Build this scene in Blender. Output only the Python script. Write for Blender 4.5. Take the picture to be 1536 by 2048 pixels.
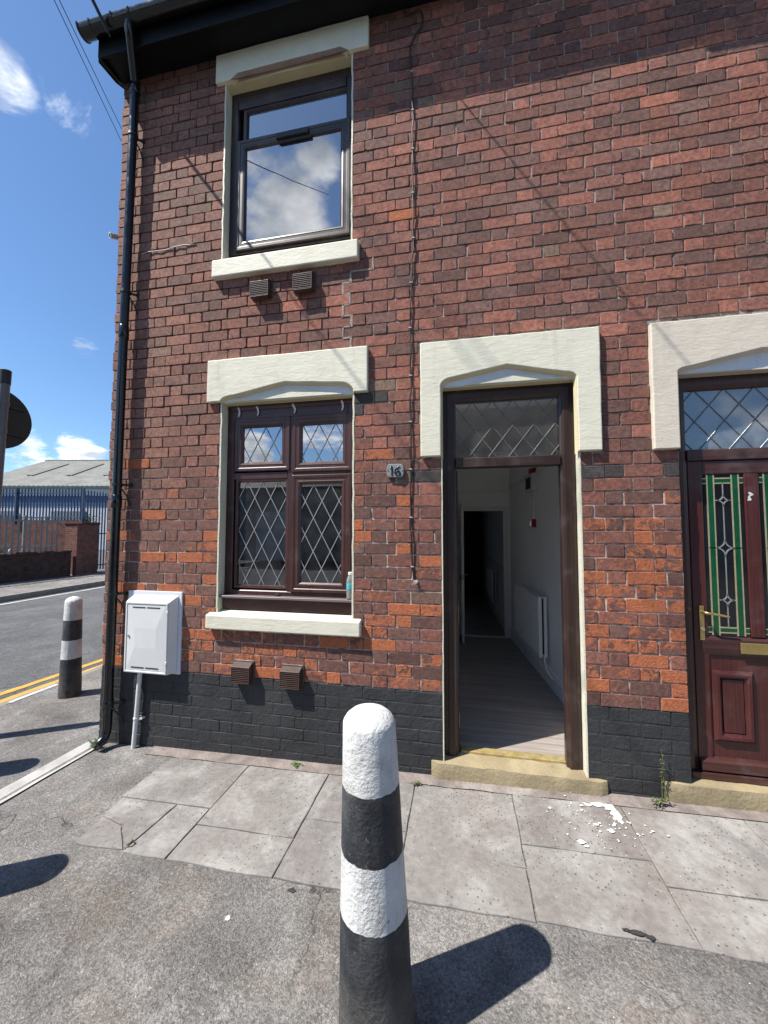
import bpy, bmesh, math, random
from mathutils import Vector, Matrix, noise as mnoise
R = math.radians
rnd = random.Random(16)
for o in list(bpy.data.objects): bpy.data.objects.remove(o)
SC = bpy.context.scene
COL = SC.collection

# ------------------------------------------------------------------ camera
cam_d = bpy.data.cameras.new('camera'); cam = bpy.data.objects.new('camera', cam_d); COL.objects.link(cam)
cam_d.sensor_fit = 'HORIZONTAL'; cam_d.sensor_width = 36.0; cam_d.lens = 36.0*769/1536
cam_d.clip_start = 0.02; cam_d.clip_end = 2000
YAW, PITCH, ROLL = R(11.2805), R(2.964), R(0.0685)
cy, sy, cp, sp, cr, sr = math.cos(YAW), math.sin(YAW), math.cos(PITCH), math.sin(PITCH), math.cos(ROLL), math.sin(ROLL)
fw = Vector((-sy*cp, cy*cp, sp)); r_ = Vector((cy, sy, 0)); u_ = r_.cross(fw)
rr, uu = cr*r_+sr*u_, -sr*r_+cr*u_
EYE = Vector((0, -2.75, 1.70))
M = Matrix((rr, uu, -fw)).transposed().to_4x4(); M.translation = EYE
cam.matrix_world = M
SC.camera = cam
def px(p):                       # pixel of a point in the 1536 x 2048 frame (only used to find the largest bricks)
    v = Vector(p)-EYE; d = v.dot(fw)
    return (768+769*v.dot(rr)/d, 1024-769*v.dot(uu)/d, d) if d > .05 else (-1e4, -1e4, d)

# ------------------------------------------------------------------ sun, sky, exposure
SUN_AZ, SUN_EL = R(31.5), R(56)    # light travels +X, +Y and down
ldir = Vector((math.cos(SUN_AZ)*math.cos(SUN_EL), math.sin(SUN_AZ)*math.cos(SUN_EL), -math.sin(SUN_EL)))
sd = bpy.data.lights.new('sun', 'SUN'); sun = bpy.data.objects.new('sun', sd); COL.objects.link(sun)
sd.energy = 5.0; sd.angle = R(0.53); sd.color = (1.0, 0.945, 0.865)
sun.rotation_euler = ldir.to_track_quat('-Z', 'Y').to_euler(); sun.location = (-20, -12, 35)
W = bpy.data.worlds.new('World'); SC.world = W; W.use_nodes = True
wt = W.node_tree; wt.nodes.clear()
def wn(t, **k):
    n = wt.nodes.new(t)
    for a, b in k.items(): setattr(n, a, b)
    return n
sky = wn('ShaderNodeTexSky', sky_type='NISHITA', sun_disc=False)
sky.sun_elevation = SUN_EL
sky.sun_rotation = math.atan2(-ldir.x, -ldir.y)     # clockwise from +Y
sky.air_density = 1.0; sky.dust_density = 0.4; sky.ozone_density = 2.2
wout = wn('ShaderNodeOutputWorld'); wbg = wn('ShaderNodeBackground'); wbg.inputs[1].default_value = 0.074
tc = wn('ShaderNodeTexCoord')
def wmath(op, a, b=None, c=None, clamp=False):
    n = wn('ShaderNodeMath', operation=op, use_clamp=clamp)
    for i, v in enumerate((a, b, c)):
        if v is None: continue
        if hasattr(v, 'node'): wt.links.new(v, n.inputs[i])
        else: n.inputs[i].default_value = v
    return n.outputs[0]
# stretched noise: clouds flatten towards the horizon like a layer at one height
sep = wn('ShaderNodeSeparateXYZ'); wt.links.new(tc.outputs['Generated'], sep.inputs[0])
zden = wmath('ADD', wmath('MAXIMUM', sep.outputs[2], 0.0), 0.22)
cx_ = wmath('DIVIDE', sep.outputs[0], zden); cy_ = wmath('DIVIDE', sep.outputs[1], zden)
comb = wn('ShaderNodeCombineXYZ'); wt.links.new(cx_, comb.inputs[0]); wt.links.new(cy_, comb.inputs[1])
wt.links.new(sep.outputs[2], comb.inputs[2])
n1 = wn('ShaderNodeTexNoise'); n1.inputs['Scale'].default_value = 4.4; n1.inputs['Detail'].default_value = 9; n1.inputs['Roughness'].default_value = .62
wt.links.new(comb.outputs[0], n1.inputs['Vector'])
n1.inputs['Distortion'].default_value = .35
# where the clouds stand: soft regions given by a direction, an angular size and a strength
def sky_dir(x, y):
    return (rr*((x-768)/769)+uu*((1024-y)/769)+fw).normalized()
def mirror(x, y):
    d = sky_dir(x, y); return Vector((d.x, -d.y, d.z))
regions = [(sky_dir(-25, 150), 5.2, .44), (sky_dir(145, 225), 3.4, .40), (sky_dir(120, 180), 3.0, .34), (sky_dir(160, 895), 3.6, .56), (sky_dir(55, 925), 4.2, .46),
           (sky_dir(175, 690), 2.4, .36), (sky_dir(60, 878), 2.2, .42), (sky_dir(-300, 880), 9, .6), (sky_dir(-420, 300), 14, .5),
           (mirror(575, 445), 8.5, .56), (mirror(505, 350), 4.5, .50), (mirror(635, 335), 4.2, .50),  (mirror(500, 905), 4.5, .8), (mirror(640, 860), 6, .55), (mirror(690, 895), 5, .4),
           (Vector((.75, .55, .35)).normalized(), 16, .7), (Vector((.6, -.7, .3)).normalized(), 16, .6), (Vector((-.2, -.95, .16)).normalized(), 12, .55)]
tot = None
for d, ang, s in regions:
    dp = wn('ShaderNodeVectorMath', operation='DOT_PRODUCT'); wt.links.new(tc.outputs['Generated'], dp.inputs[0]); dp.inputs[1].default_value = d
    mr = wn('ShaderNodeMapRange', interpolation_type='SMOOTHSTEP'); wt.links.new(dp.outputs['Value'], mr.inputs[0])
    mr.inputs[1].default_value = math.cos(R(ang)); mr.inputs[2].default_value = 1.0; mr.inputs[3].default_value = 0; mr.inputs[4].default_value = s
    tot = mr.outputs[0] if tot is None else wmath('MAXIMUM', tot, mr.outputs[0])
dens = wmath('ADD', wmath('MULTIPLY', wmath('SUBTRACT', n1.outputs['Fac'], .5), 2.3), wmath('SUBTRACT', wmath('MULTIPLY', tot, 1.5), .52))
mk = wn('ShaderNodeMapRange', interpolation_type='SMOOTHSTEP'); wt.links.new(dens, mk.inputs[0])
mk.inputs[1].default_value = 0.0; mk.inputs[2].default_value = .5
hz = wn('ShaderNodeMapRange'); wt.links.new(sep.outputs[2], hz.inputs[0]); hz.inputs[1].default_value = .0; hz.inputs[2].default_value = .03
mask = wmath('MULTIPLY', mk.outputs[0], hz.outputs[0])
n2 = wn('ShaderNodeTexNoise'); n2.inputs['Scale'].default_value = 5.5; n2.inputs['Detail'].default_value = 5; wt.links.new(comb.outputs[0], n2.inputs['Vector'])
n2r = wn('ShaderNodeMapRange'); wt.links.new(n2.outputs['Fac'], n2r.inputs[0]); n2r.inputs[1].default_value = .38; n2r.inputs[2].default_value = .60
cr2 = wn('ShaderNodeMix', data_type='RGBA'); wt.links.new(n2r.outputs[0], cr2.inputs[0])
cr2.inputs[6].default_value = (5.2, 5.8, 6.7, 1); cr2.inputs[7].default_value = (13.0, 13.1, 13.3, 1)
mixc = wn('ShaderNodeMix', data_type='RGBA'); wt.links.new(mask, mixc.inputs[0]); skt = wn('ShaderNodeMix', data_type='RGBA', blend_type='MULTIPLY'); skt.inputs[0].default_value = 1; wt.links.new(sky.outputs[0], skt.inputs[6]); skt.inputs[7].default_value = (.91, 1.13, 1.32, 1)
wt.links.new(skt.outputs[2], mixc.inputs[6]); wt.links.new(cr2.outputs[2], mixc.inputs[7])
wt.links.new(mixc.outputs[2], wbg.inputs[0]); wt.links.new(wbg.outputs[0], wout.inputs[0])

SC.view_settings.view_transform = 'Standard'; SC.view_settings.look = 'None'
SC.view_settings.exposure = 0.88; SC.view_settings.gamma = 1; SC.view_settings.use_curve_mapping = False
SC.render.engine = 'CYCLES'
SC.cycles.use_denoising = True
SC.cycles.max_bounces = 10; SC.cycles.diffuse_bounces = 7; SC.cycles.glossy_bounces = 4; SC.cycles.transparent_max_bounces = 10
SC.cycles.caustics_reflective = False; SC.cycles.caustics_refractive = False
SC.cycles.sample_clamp_indirect = 6

# ------------------------------------------------------------------ materials
class NT:
    def __init__(s, name):
        s.m = bpy.data.materials.new(name); s.m.use_nodes = True; s.t = s.m.node_tree; s.t.nodes.clear()
        s.out = s.n('ShaderNodeOutputMaterial'); s._pos = None
    def n(s, t, **k):
        x = s.t.nodes.new(t)
        for a, b in k.items(): setattr(x, a, b)
        return x
    def set(s, sock, v):
        if hasattr(v, 'node'): s.t.links.new(v, sock)
        else:
            if sock.type == 'RGBA' and len(v) == 3: v = (*v, 1)
            sock.default_value = v
    def pos(s, scale=(1, 1, 1)):
        if s._pos is None: s._pos = s.n('ShaderNodeNewGeometry').outputs['Position']
        if scale == (1, 1, 1): return s._pos
        m = s.n('ShaderNodeVectorMath', operation='MULTIPLY'); s.set(m.inputs[0], s._pos); m.inputs[1].default_value = scale
        return m.outputs[0]
    def noise(s, scale, detail=4, rough=.55, dist=0, vec=None, stretch=(1, 1, 1)):
        x = s.n('ShaderNodeTexNoise'); s.set(x.inputs['Vector'], vec if vec is not None else s.pos(stretch))
        x.inputs['Scale'].default_value = scale; x.inputs['Detail'].default_value = detail; x.inputs['Roughness'].default_value = rough; x.inputs['Distortion'].default_value = dist
        return x.outputs['Fac']
    def vor(s, scale, out='Distance', feature='F1', vec=None, rand=1.0):
        x = s.n('ShaderNodeTexVoronoi', feature=feature); s.set(x.inputs['Vector'], vec if vec is not None else s.pos()); x.inputs['Scale'].default_value = scale
        x.inputs['Randomness'].default_value = rand
        return x.outputs[out]
    def math(s, op, a, b=None, c=None, clamp=False):
        x = s.n('ShaderNodeMath', operation=op, use_clamp=clamp)
        for i, v in enumerate((a, b, c)):
            if v is not None: s.set(x.inputs[i], v)
        return x.outputs[0]
    def rng(s, v, a, b, c=0, d=1, smooth=False):
        x = s.n('ShaderNodeMapRange', interpolation_type='SMOOTHSTEP' if smooth else 'LINEAR'); s.set(x.inputs[0], v)
        for i, q in enumerate((a, b, c, d)): s.set(x.inputs[i+1], q)
        return x.outputs[0]
    def mix(s, f, a, b, mode='MIX'):
        x = s.n('ShaderNodeMix', data_type='RGBA', blend_type=mode); s.set(x.inputs[0], f); s.set(x.inputs[6], a); s.set(x.inputs[7], b)
        return x.outputs[2]
    def scale(s, col, f):                     # colour times a number
        x = s.n('ShaderNodeVectorMath', operation='SCALE'); s.set(x.inputs[0], col); s.set(x.inputs['Scale'], f)
        return x.outputs[0]
    def bump(s, h, dist, strength=1, normal=None):
        x = s.n('ShaderNodeBump'); s.set(x.inputs['Height'], h); x.inputs['Distance'].default_value = dist; x.inputs['Strength'].default_value = strength
        if normal is not None: s.set(x.inputs['Normal'], normal)
        return x.outputs[0]
    def bsdf(s, base, rough=.7, normal=None, metal=0, spec=.5, coat=0):
        b = s.n('ShaderNodeBsdfPrincipled'); s.set(b.inputs['Base Color'], base); s.set(b.inputs['Roughness'], rough); s.set(b.inputs['Metallic'], metal)
        b.inputs['Specular IOR Level'].default_value = spec; b.inputs['Coat Weight'].default_value = coat
        if normal is not None: s.set(b.inputs['Normal'], normal)
        s.t.links.new(b.outputs[0], s.out.inputs[0]); return b

def plain(name, col, rough=.6, var=.18, vs=9, bump=0, bs=70, metal=0, spec=.5, dirt=0, dirt_col=(.05, .045, .04), stretch=(1, 1, 1), coat=0, bstretch=None):
    k = NT(name)
    c = k.scale(k.mix(0, col, col), k.rng(k.noise(vs, 5, .6, 0, None, stretch), .25, .75, 1-var, 1+var))
    if dirt:
        c = k.mix(k.math('MULTIPLY', k.rng(k.noise(vs*.45, 7, .7), .5, .72, 0, 1, True), dirt), c, dirt_col)
    nm = k.bump(k.noise(bs, 4, .6, 0, None, bstretch or stretch), bump) if bump else None
    k.bsdf(c, k.rng(k.noise(vs*2.3, 3), .3, .7, max(.05, rough-.1), min(1, rough+.1)), nm, metal, spec, coat)
    return k.m

def mk_brick():
    k = NT('brick')
    at = k.n('ShaderNodeVertexColor', layer_name='tint')
    tint, sp = at.outputs['Color'], at.outputs['Alpha']
    skin = k.scale(tint, k.rng(k.noise(34, 7, .72), .30, .70, .48, 1.50))
    skin = k.mix(k.math('MULTIPLY', k.rng(k.noise(9, 5, .62), .50, .66, 0, 1, True), .40), skin, (.075, .05, .047))       # soot
    skin = k.mix(k.math('MULTIPLY', k.rng(k.noise(3.2, 6, .7), .55, .78, 0, 1, True), .20), skin, (.33, .24, .20))        # lime bloom
    st = k.noise(16, 5, .65, .2, None, (1, 1, .16))
    skin = k.mix(k.math('MULTIPLY', k.rng(st, .66, .78, 0, 1, True), .35), skin, (.42, .38, .35))                           # runs of lime
    pits = k.rng(k.noise(74, 3, .55), .655, .69, 0, 1)
    skin = k.mix(k.math('MULTIPLY', pits, .8), skin, (.03, .022, .02))
    core = k.mix(k.rng(k.noise(30, 5, .7), .3, .7), (.29, .092, .044), (.47, .158, .074))
    core = k.mix(k.rng(k.noise(70, 3, .6), .60, .70, 0, .7), core, (.10, .042, .030))
    nz = k.math('ADD', k.math('MULTIPLY', k.noise(19, 8, .74, .7), .8), k.math('MULTIPLY', k.noise(9, 2, .5), .2))
    thr = k.math('SUBTRACT', 0.78, k.math('MULTIPLY', sp, .50))
    mask = k.rng(nz, thr, k.math('ADD', thr, .022), 0, 1, True)
    col = k.mix(mask, skin, core)
    h = k.math('ADD', k.math('MULTIPLY', mask, -.55), k.math('MULTIPLY', k.noise(75, 6, .72), k.math('ADD', k.math('MULTIPLY', mask, .9), .55)))
    h = k.math('SUBTRACT', h, k.math('MULTIPLY', pits, .5))
    k.bsdf(col, .86, k.bump(h, .0062, 1), 0, .25)
    return k.m

def mk_plinth():
    k = NT('black_masonry_paint')
    c = k.mix(k.rng(k.noise(4, 5, .65), .35, .7), (.023, .0242, .0262), (.037, .0385, .041))
    c = k.mix(k.rng(k.noise(1.8, 6, .7), .5, .75, 0, .35, True), c, (.058, .058, .057))
    c = k.mix(k.rng(k.noise(120, 2), .745, .77, 0, .75), c, (.32, .31, .30))
    c = k.mix(k.rng(k.noise(24, 5, .7), .70, .73, 0, .5), c, (.17, .10, .08))
    h = k.math('ADD', k.noise(36, 5, .66), k.math('MULTIPLY', k.noise(11, 3), .8))
    k.bsdf(c, .62, k.bump(h, .007, .9), 0, .35)
    return k.m

def mk_mortar():
    k = NT('lime_mortar')
    c = k.mix(k.rng(k.noise(2.2, 5, .65), .35, .68), (.34, .275, .235), (.60, .51, .44))
    sp_ = k.n('ShaderNodeSeparateXYZ'); k.set(sp_.inputs[0], k.pos())
    soot = k.math('MULTIPLY', k.rng(sp_.outputs[2], 1.9, 2.7, 0, 1, True), k.rng(sp_.outputs[0], -1.5, .2, 1, .35, True))
    c = k.mix(k.math('MULTIPLY', soot, .8), c, (.07, .057, .053))
    c = k.mix(k.rng(k.noise(12, 6, .7), .50, .60, 0, .8), c, (.055, .045, .042))
    k.bsdf(c, .95, k.bump(k.noise(90, 5, .7), .004), 0, .2)
    return k.m

def mk_wood(name, dark, light, sx=60, sz=2.2, rough=.38, bump=.0006, axis='z', wear=0):
    k = NT(name)
    s = {'z': (sx, sx, sz), 'x': (sz, sx, sx)}[axis]
    g = k.noise(1, 5, .6, .4, None, s)
    c = k.mix(k.rng(g, .3, .7), dark, light)
    if wear: c = k.mix(k.rng(k.noise(60, 5, .7), .70, .73, 0, wear), c, (.40, .36, .32))
    c = k.mix(k.rng(k.noise(5, 5, .65), .5, .75, 0, .28, True), c, (.15, .13, .12))
    k.bsdf(c, rough, k.bump(g, bump), 0, .5)
    return k.m

def mk_asphalt(name, base, pale, scale=105, bump=.006, brown=.35, cracks=True):
    k = NT(name)
    wv = k.n('ShaderNodeVectorMath', operation='ADD'); k.set(wv.inputs[0], k.pos()); jn = k.n('ShaderNodeTexNoise'); k.set(jn.inputs['Vector'], k.pos()); jn.inputs['Scale'].default_value = 60; jn.inputs['Detail'].default_value = 3
    js = k.n('ShaderNodeVectorMath', operation='SCALE'); k.set(js.inputs[0], jn.outputs['Color']); js.inputs['Scale'].default_value = .02; k.set(wv.inputs[1], js.outputs[0])
    v = k.n('ShaderNodeTexVoronoi', feature='F1'); k.set(v.inputs['Vector'], wv.outputs[0]); v.inputs['Scale'].default_value = scale
    cellv = k.n('ShaderNodeSeparateColor'); k.set(cellv.inputs[0], v.outputs['Color'])
    big = k.rng(k.noise(.9, 7, .66, .4), .36, .64, 0, 1, True)
    c = k.mix(big, base, pale)
    c = k.mix(k.rng(k.noise(2.1, 7, .7, .3), .47, .72, 0, brown, True), c, tuple(q*f for q, f in zip(base, (1.25, 1.02, .84))))
    c = k.mix(k.rng(k.noise(4.5, 8, .74), .5, .72, 0, .75, True), c, tuple(q*1.45 for q in pale))
    c = k.mix(k.rng(k.noise(1.7, 6, .7), .55, .72, 0, .6, True), c, tuple(q*.55 for q in base))
    c = k.scale(c, k.rng(cellv.outputs[0], 0, 1, .68, 1.34))
    c = k.scale(c, k.rng(k.noise(300, 3, .7), .3, .7, .72, 1.28))
    c = k.mix(k.rng(k.noise(125, 3, .62), .56, .66, 0, .6), c, tuple(q*.35 for q in base))
    c = k.mix(k.rng(k.noise(95, 3, .62), .60, .68, 0, .5), c, tuple(q*1.9 for q in pale))
    c = k.mix(k.rng(k.noise(150, 2), .72, .76, 0, .7), c, (.46, .45, .43))
    h = k.math('MULTIPLY', k.noise(110, 3, .62), 2.3)
    if cracks:
        e = k.n('ShaderNodeTexVoronoi', feature='DISTANCE_TO_EDGE')
        w = k.n('ShaderNodeVectorMath', operation='ADD'); k.set(w.inputs[0], k.pos())
        nv = k.n('ShaderNodeTexNoise'); k.set(nv.inputs['Vector'], k.pos()); nv.inputs['Scale'].default_value = 4; nv.inputs['Detail'].default_value = 5
        sc = k.n('ShaderNodeVectorMath', operation='SCALE'); k.set(sc.inputs[0], nv.outputs['Color']); sc.inputs['Scale'].default_value = .55
        k.set(w.inputs[1], sc.outputs[0]); k.set(e.inputs['Vector'], w.outputs[0]); e.inputs['Scale'].default_value = .62
        cm = k.math('MULTIPLY', k.rng(e.outputs['Distance'], 0, .006, 1, 0), k.rng(k.noise(.9, 3), .48, .58))
        c = k.mix(k.math('MULTIPLY', cm, .85), c, (.022, .02, .018)); h = k.math('SUBTRACT', h, k.math('MULTIPLY', cm, 1.2))
    h = k.math('MULTIPLY', k.math('ADD', h, k.math('MULTIPLY', k.noise(220, 3, .7), .9)), k.rng(k.noise(1.3, 4, .6), .38, .62, .35, 1.25))
    h = k.math('ADD', h, k.math('MULTIPLY', k.noise(14, 4), .6))
    k.bsdf(c, .9, k.bump(h, bump, 1), 0, .3)
    return k.m

def mk_slab():
    k = NT('weathered_concrete_flag')
    oi = k.n('ShaderNodeObjectInfo')
    c = k.mix(oi.outputs['Random'], (.152, .142, .136), (.205, .193, .182))
    c = k.mix(k.rng(k.noise(2.3, 7, .68, .3), .42, .68, 0, .9, True), c, (.29, .28, .266))
    c = k.mix(k.rng(k.noise(3.1, 7, .72, .2), .53, .72, 0, .6, True), c, (.12, .108, .10))
    c = k.mix(k.rng(k.noise(1.5, 5, .6), .48, .7, 0, .6, True), c, (.172, .146, .134))
    c = k.scale(c, k.rng(k.noise(26, 6, .7), .3, .7, .78, 1.2))
    pv = k.vor(58, 'Distance'); pc = k.n('ShaderNodeTexVoronoi', feature='F1'); k.set(pc.inputs['Vector'], k.pos()); pc.inputs['Scale'].default_value = 58
    ps = k.n('ShaderNodeSeparateColor'); k.set(ps.inputs[0], pc.outputs['Color'])
    pit = k.math('MULTIPLY', k.rng(pv, .18, .30, 1, 0), k.math('MULTIPLY', k.rng(ps.outputs[0], .66, .7), k.rng(k.noise(2.0, 3), .38, .56)))
    c = k.mix(k.math('MULTIPLY', pit, .7), c, (.075, .063, .06))
    c = k.mix(k.rng(k.noise(85, 3, .6), .70, .74, 0, .5), c, (.55, .54, .52))
    h = k.math('SUBTRACT', k.math('MULTIPLY', k.noise(110, 4, .7), .55), pit)
    k.bsdf(c, .88, k.bump(h, .0035, .9), 0, .3)
    return k.m

def mk_paint(name, col, old, bump=.0032, amt=.3, stretch=(.35, 1, 1)):
    k = NT(name)
    c = k.scale(k.mix(0, col, col), k.rng(k.noise(6, 5, .6), .3, .7, .94, 1.05))
    c = k.mix(k.math('MULTIPLY', k.rng(k.noise(5, 7, .72, .2), .54, .74, 0, 1, True), amt), c, old)
    c = k.mix(k.rng(k.noise(9, 6, .7, 0, None, (1, 1, .13)), .56, .76, 0, .30, True), c, (.33, .30, .25))
    c = k.mix(k.rng(k.noise(34, 5, .75), .685, .71, 0, .6), c, (.33, .29, .22))
    h = k.math('ADD', k.noise(28, 6, .68, .1, None, stretch), k.math('MULTIPLY', k.noise(95, 3), .3))
    k.bsdf(c, .55, k.bump(h, bump, .8), 0, .4)
    return k.m

def mk_bollard(name, col, var, chips):
    k = NT(name)
    c = k.scale(k.mix(0, col, col), k.rng(k.noise(9, 6, .65), .3, .7, 1-var, 1+var))
    c = k.mix(k.rng(k.noise(4, 7, .72), .45, .70, 0, .62, True), c, chips)
    c = k.mix(k.rng(k.noise(40, 5, .75), .625, .65, 0, .85), c, chips)
    c = k.mix(k.rng(k.noise(14, 6, .72, .3, None, (1, 1, .16)), .50, .72, 0, .5, True), c, chips)
    sz = k.n('ShaderNodeSeparateXYZ'); k.set(sz.inputs[0], k.pos())
    c = k.mix(k.math('MULTIPLY', k.rng(sz.outputs[2], .02, .30, .75, 0), k.rng(k.noise(12, 6, .7), .35, .6)), c, (.12, .105, .09))     # splashed dirt
    h = k.math('ADD', k.math('MULTIPLY', k.noise(95, 4, .6), .75), k.math('ADD', k.math('MULTIPLY', k.noise(48, 3, .6), .9), k.math('MULTIPLY', k.noise(11, 3, .6), .8)))
    k.bsdf(c, .6, k.bump(h, .0055, .9), 0, .4)
    return k.m

def mk_glass(name, ior=2.1, tint=(.86, .9, .9), rough=0.0, dirt=.04):
    k = NT(name)
    fr = k.n('ShaderNodeFresnel'); fr.inputs[0].default_value = ior
    gl = k.n('ShaderNodeBsdfGlossy'); gl.inputs['Roughness'].default_value = rough; gl.inputs['Color'].default_value = (.95, .97, 1, 1)
    gl_n = k.bump(k.noise(2.2, 1), .0012, .35); k.set(gl.inputs['Normal'], gl_n)
    tr = k.n('ShaderNodeBsdfTransparent'); tr.inputs[0].default_value = (*tint, 1)
    df = k.n('ShaderNodeBsdfDiffuse'); df.inputs[0].default_value = (.62, .64, .64, 1)
    m1 = k.n('ShaderNodeMixShader'); k.set(m1.inputs[0], fr.outputs[0]); k.set(m1.inputs[1], tr.outputs[0]); k.set(m1.inputs[2], gl.outputs[0])
    m2 = k.n('ShaderNodeMixShader'); k.set(m2.inputs[0], k.rng(k.noise(7, 6, .7), .30, .8, 0, dirt)); k.set(m2.inputs[1], m1.outputs[0]); k.set(m2.inputs[2], df.outputs[0])
    k.t.links.new(m2.outputs[0], k.out.inputs[0])
    return k.m

def mk_far_brick(name, a, b, mort):
    k = NT(name); sp = k.n('ShaderNodeSeparateXYZ'); k.set(sp.inputs[0], k.pos()); cb = k.n('ShaderNodeCombineXYZ')
    k.set(cb.inputs[0], k.math('ADD', sp.outputs[0], sp.outputs[1])); k.set(cb.inputs[1], sp.outputs[2])
    t = k.n('ShaderNodeTexBrick'); k.set(t.inputs['Vector'], cb.outputs[0]); k.set(t.inputs['Color1'], a); k.set(t.inputs['Color2'], b); k.set(t.inputs['Mortar'], mort)
    for i, v in (('Scale', 1), ('Mortar Size', .009), ('Brick Width', .24), ('Row Height', .083), ('Mortar Smooth', .3), ('Bias', -.1)): t.inputs[i].default_value = v
    c = k.scale(t.outputs['Color'], k.rng(k.noise(5, 6, .7), .3, .7, .6, 1.35))
    c = k.mix(k.rng(k.noise(1.3, 6, .7), .5, .72, 0, .6, True), c, (.045, .034, .03))
    k.bsdf(c, .9, k.bump(t.outputs['Fac'], -.006), 0, .2); return k.m
def mk_roof(name):
    k = NT(name)
    c = k.mix(k.rng(k.noise(.9, 5, .6), .35, .7), (.165, .168, .155), (.235, .238, .222))
    c = k.mix(k.rng(k.noise(2.4, 6, .7, 0, None, (1, .35, 1)), .55, .75, 0, .4), c, (.14, .14, .12))
    k.bsdf(c, .85, k.bump(k.noise(6, 3), .02), 0, .3)
    return k.m

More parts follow.
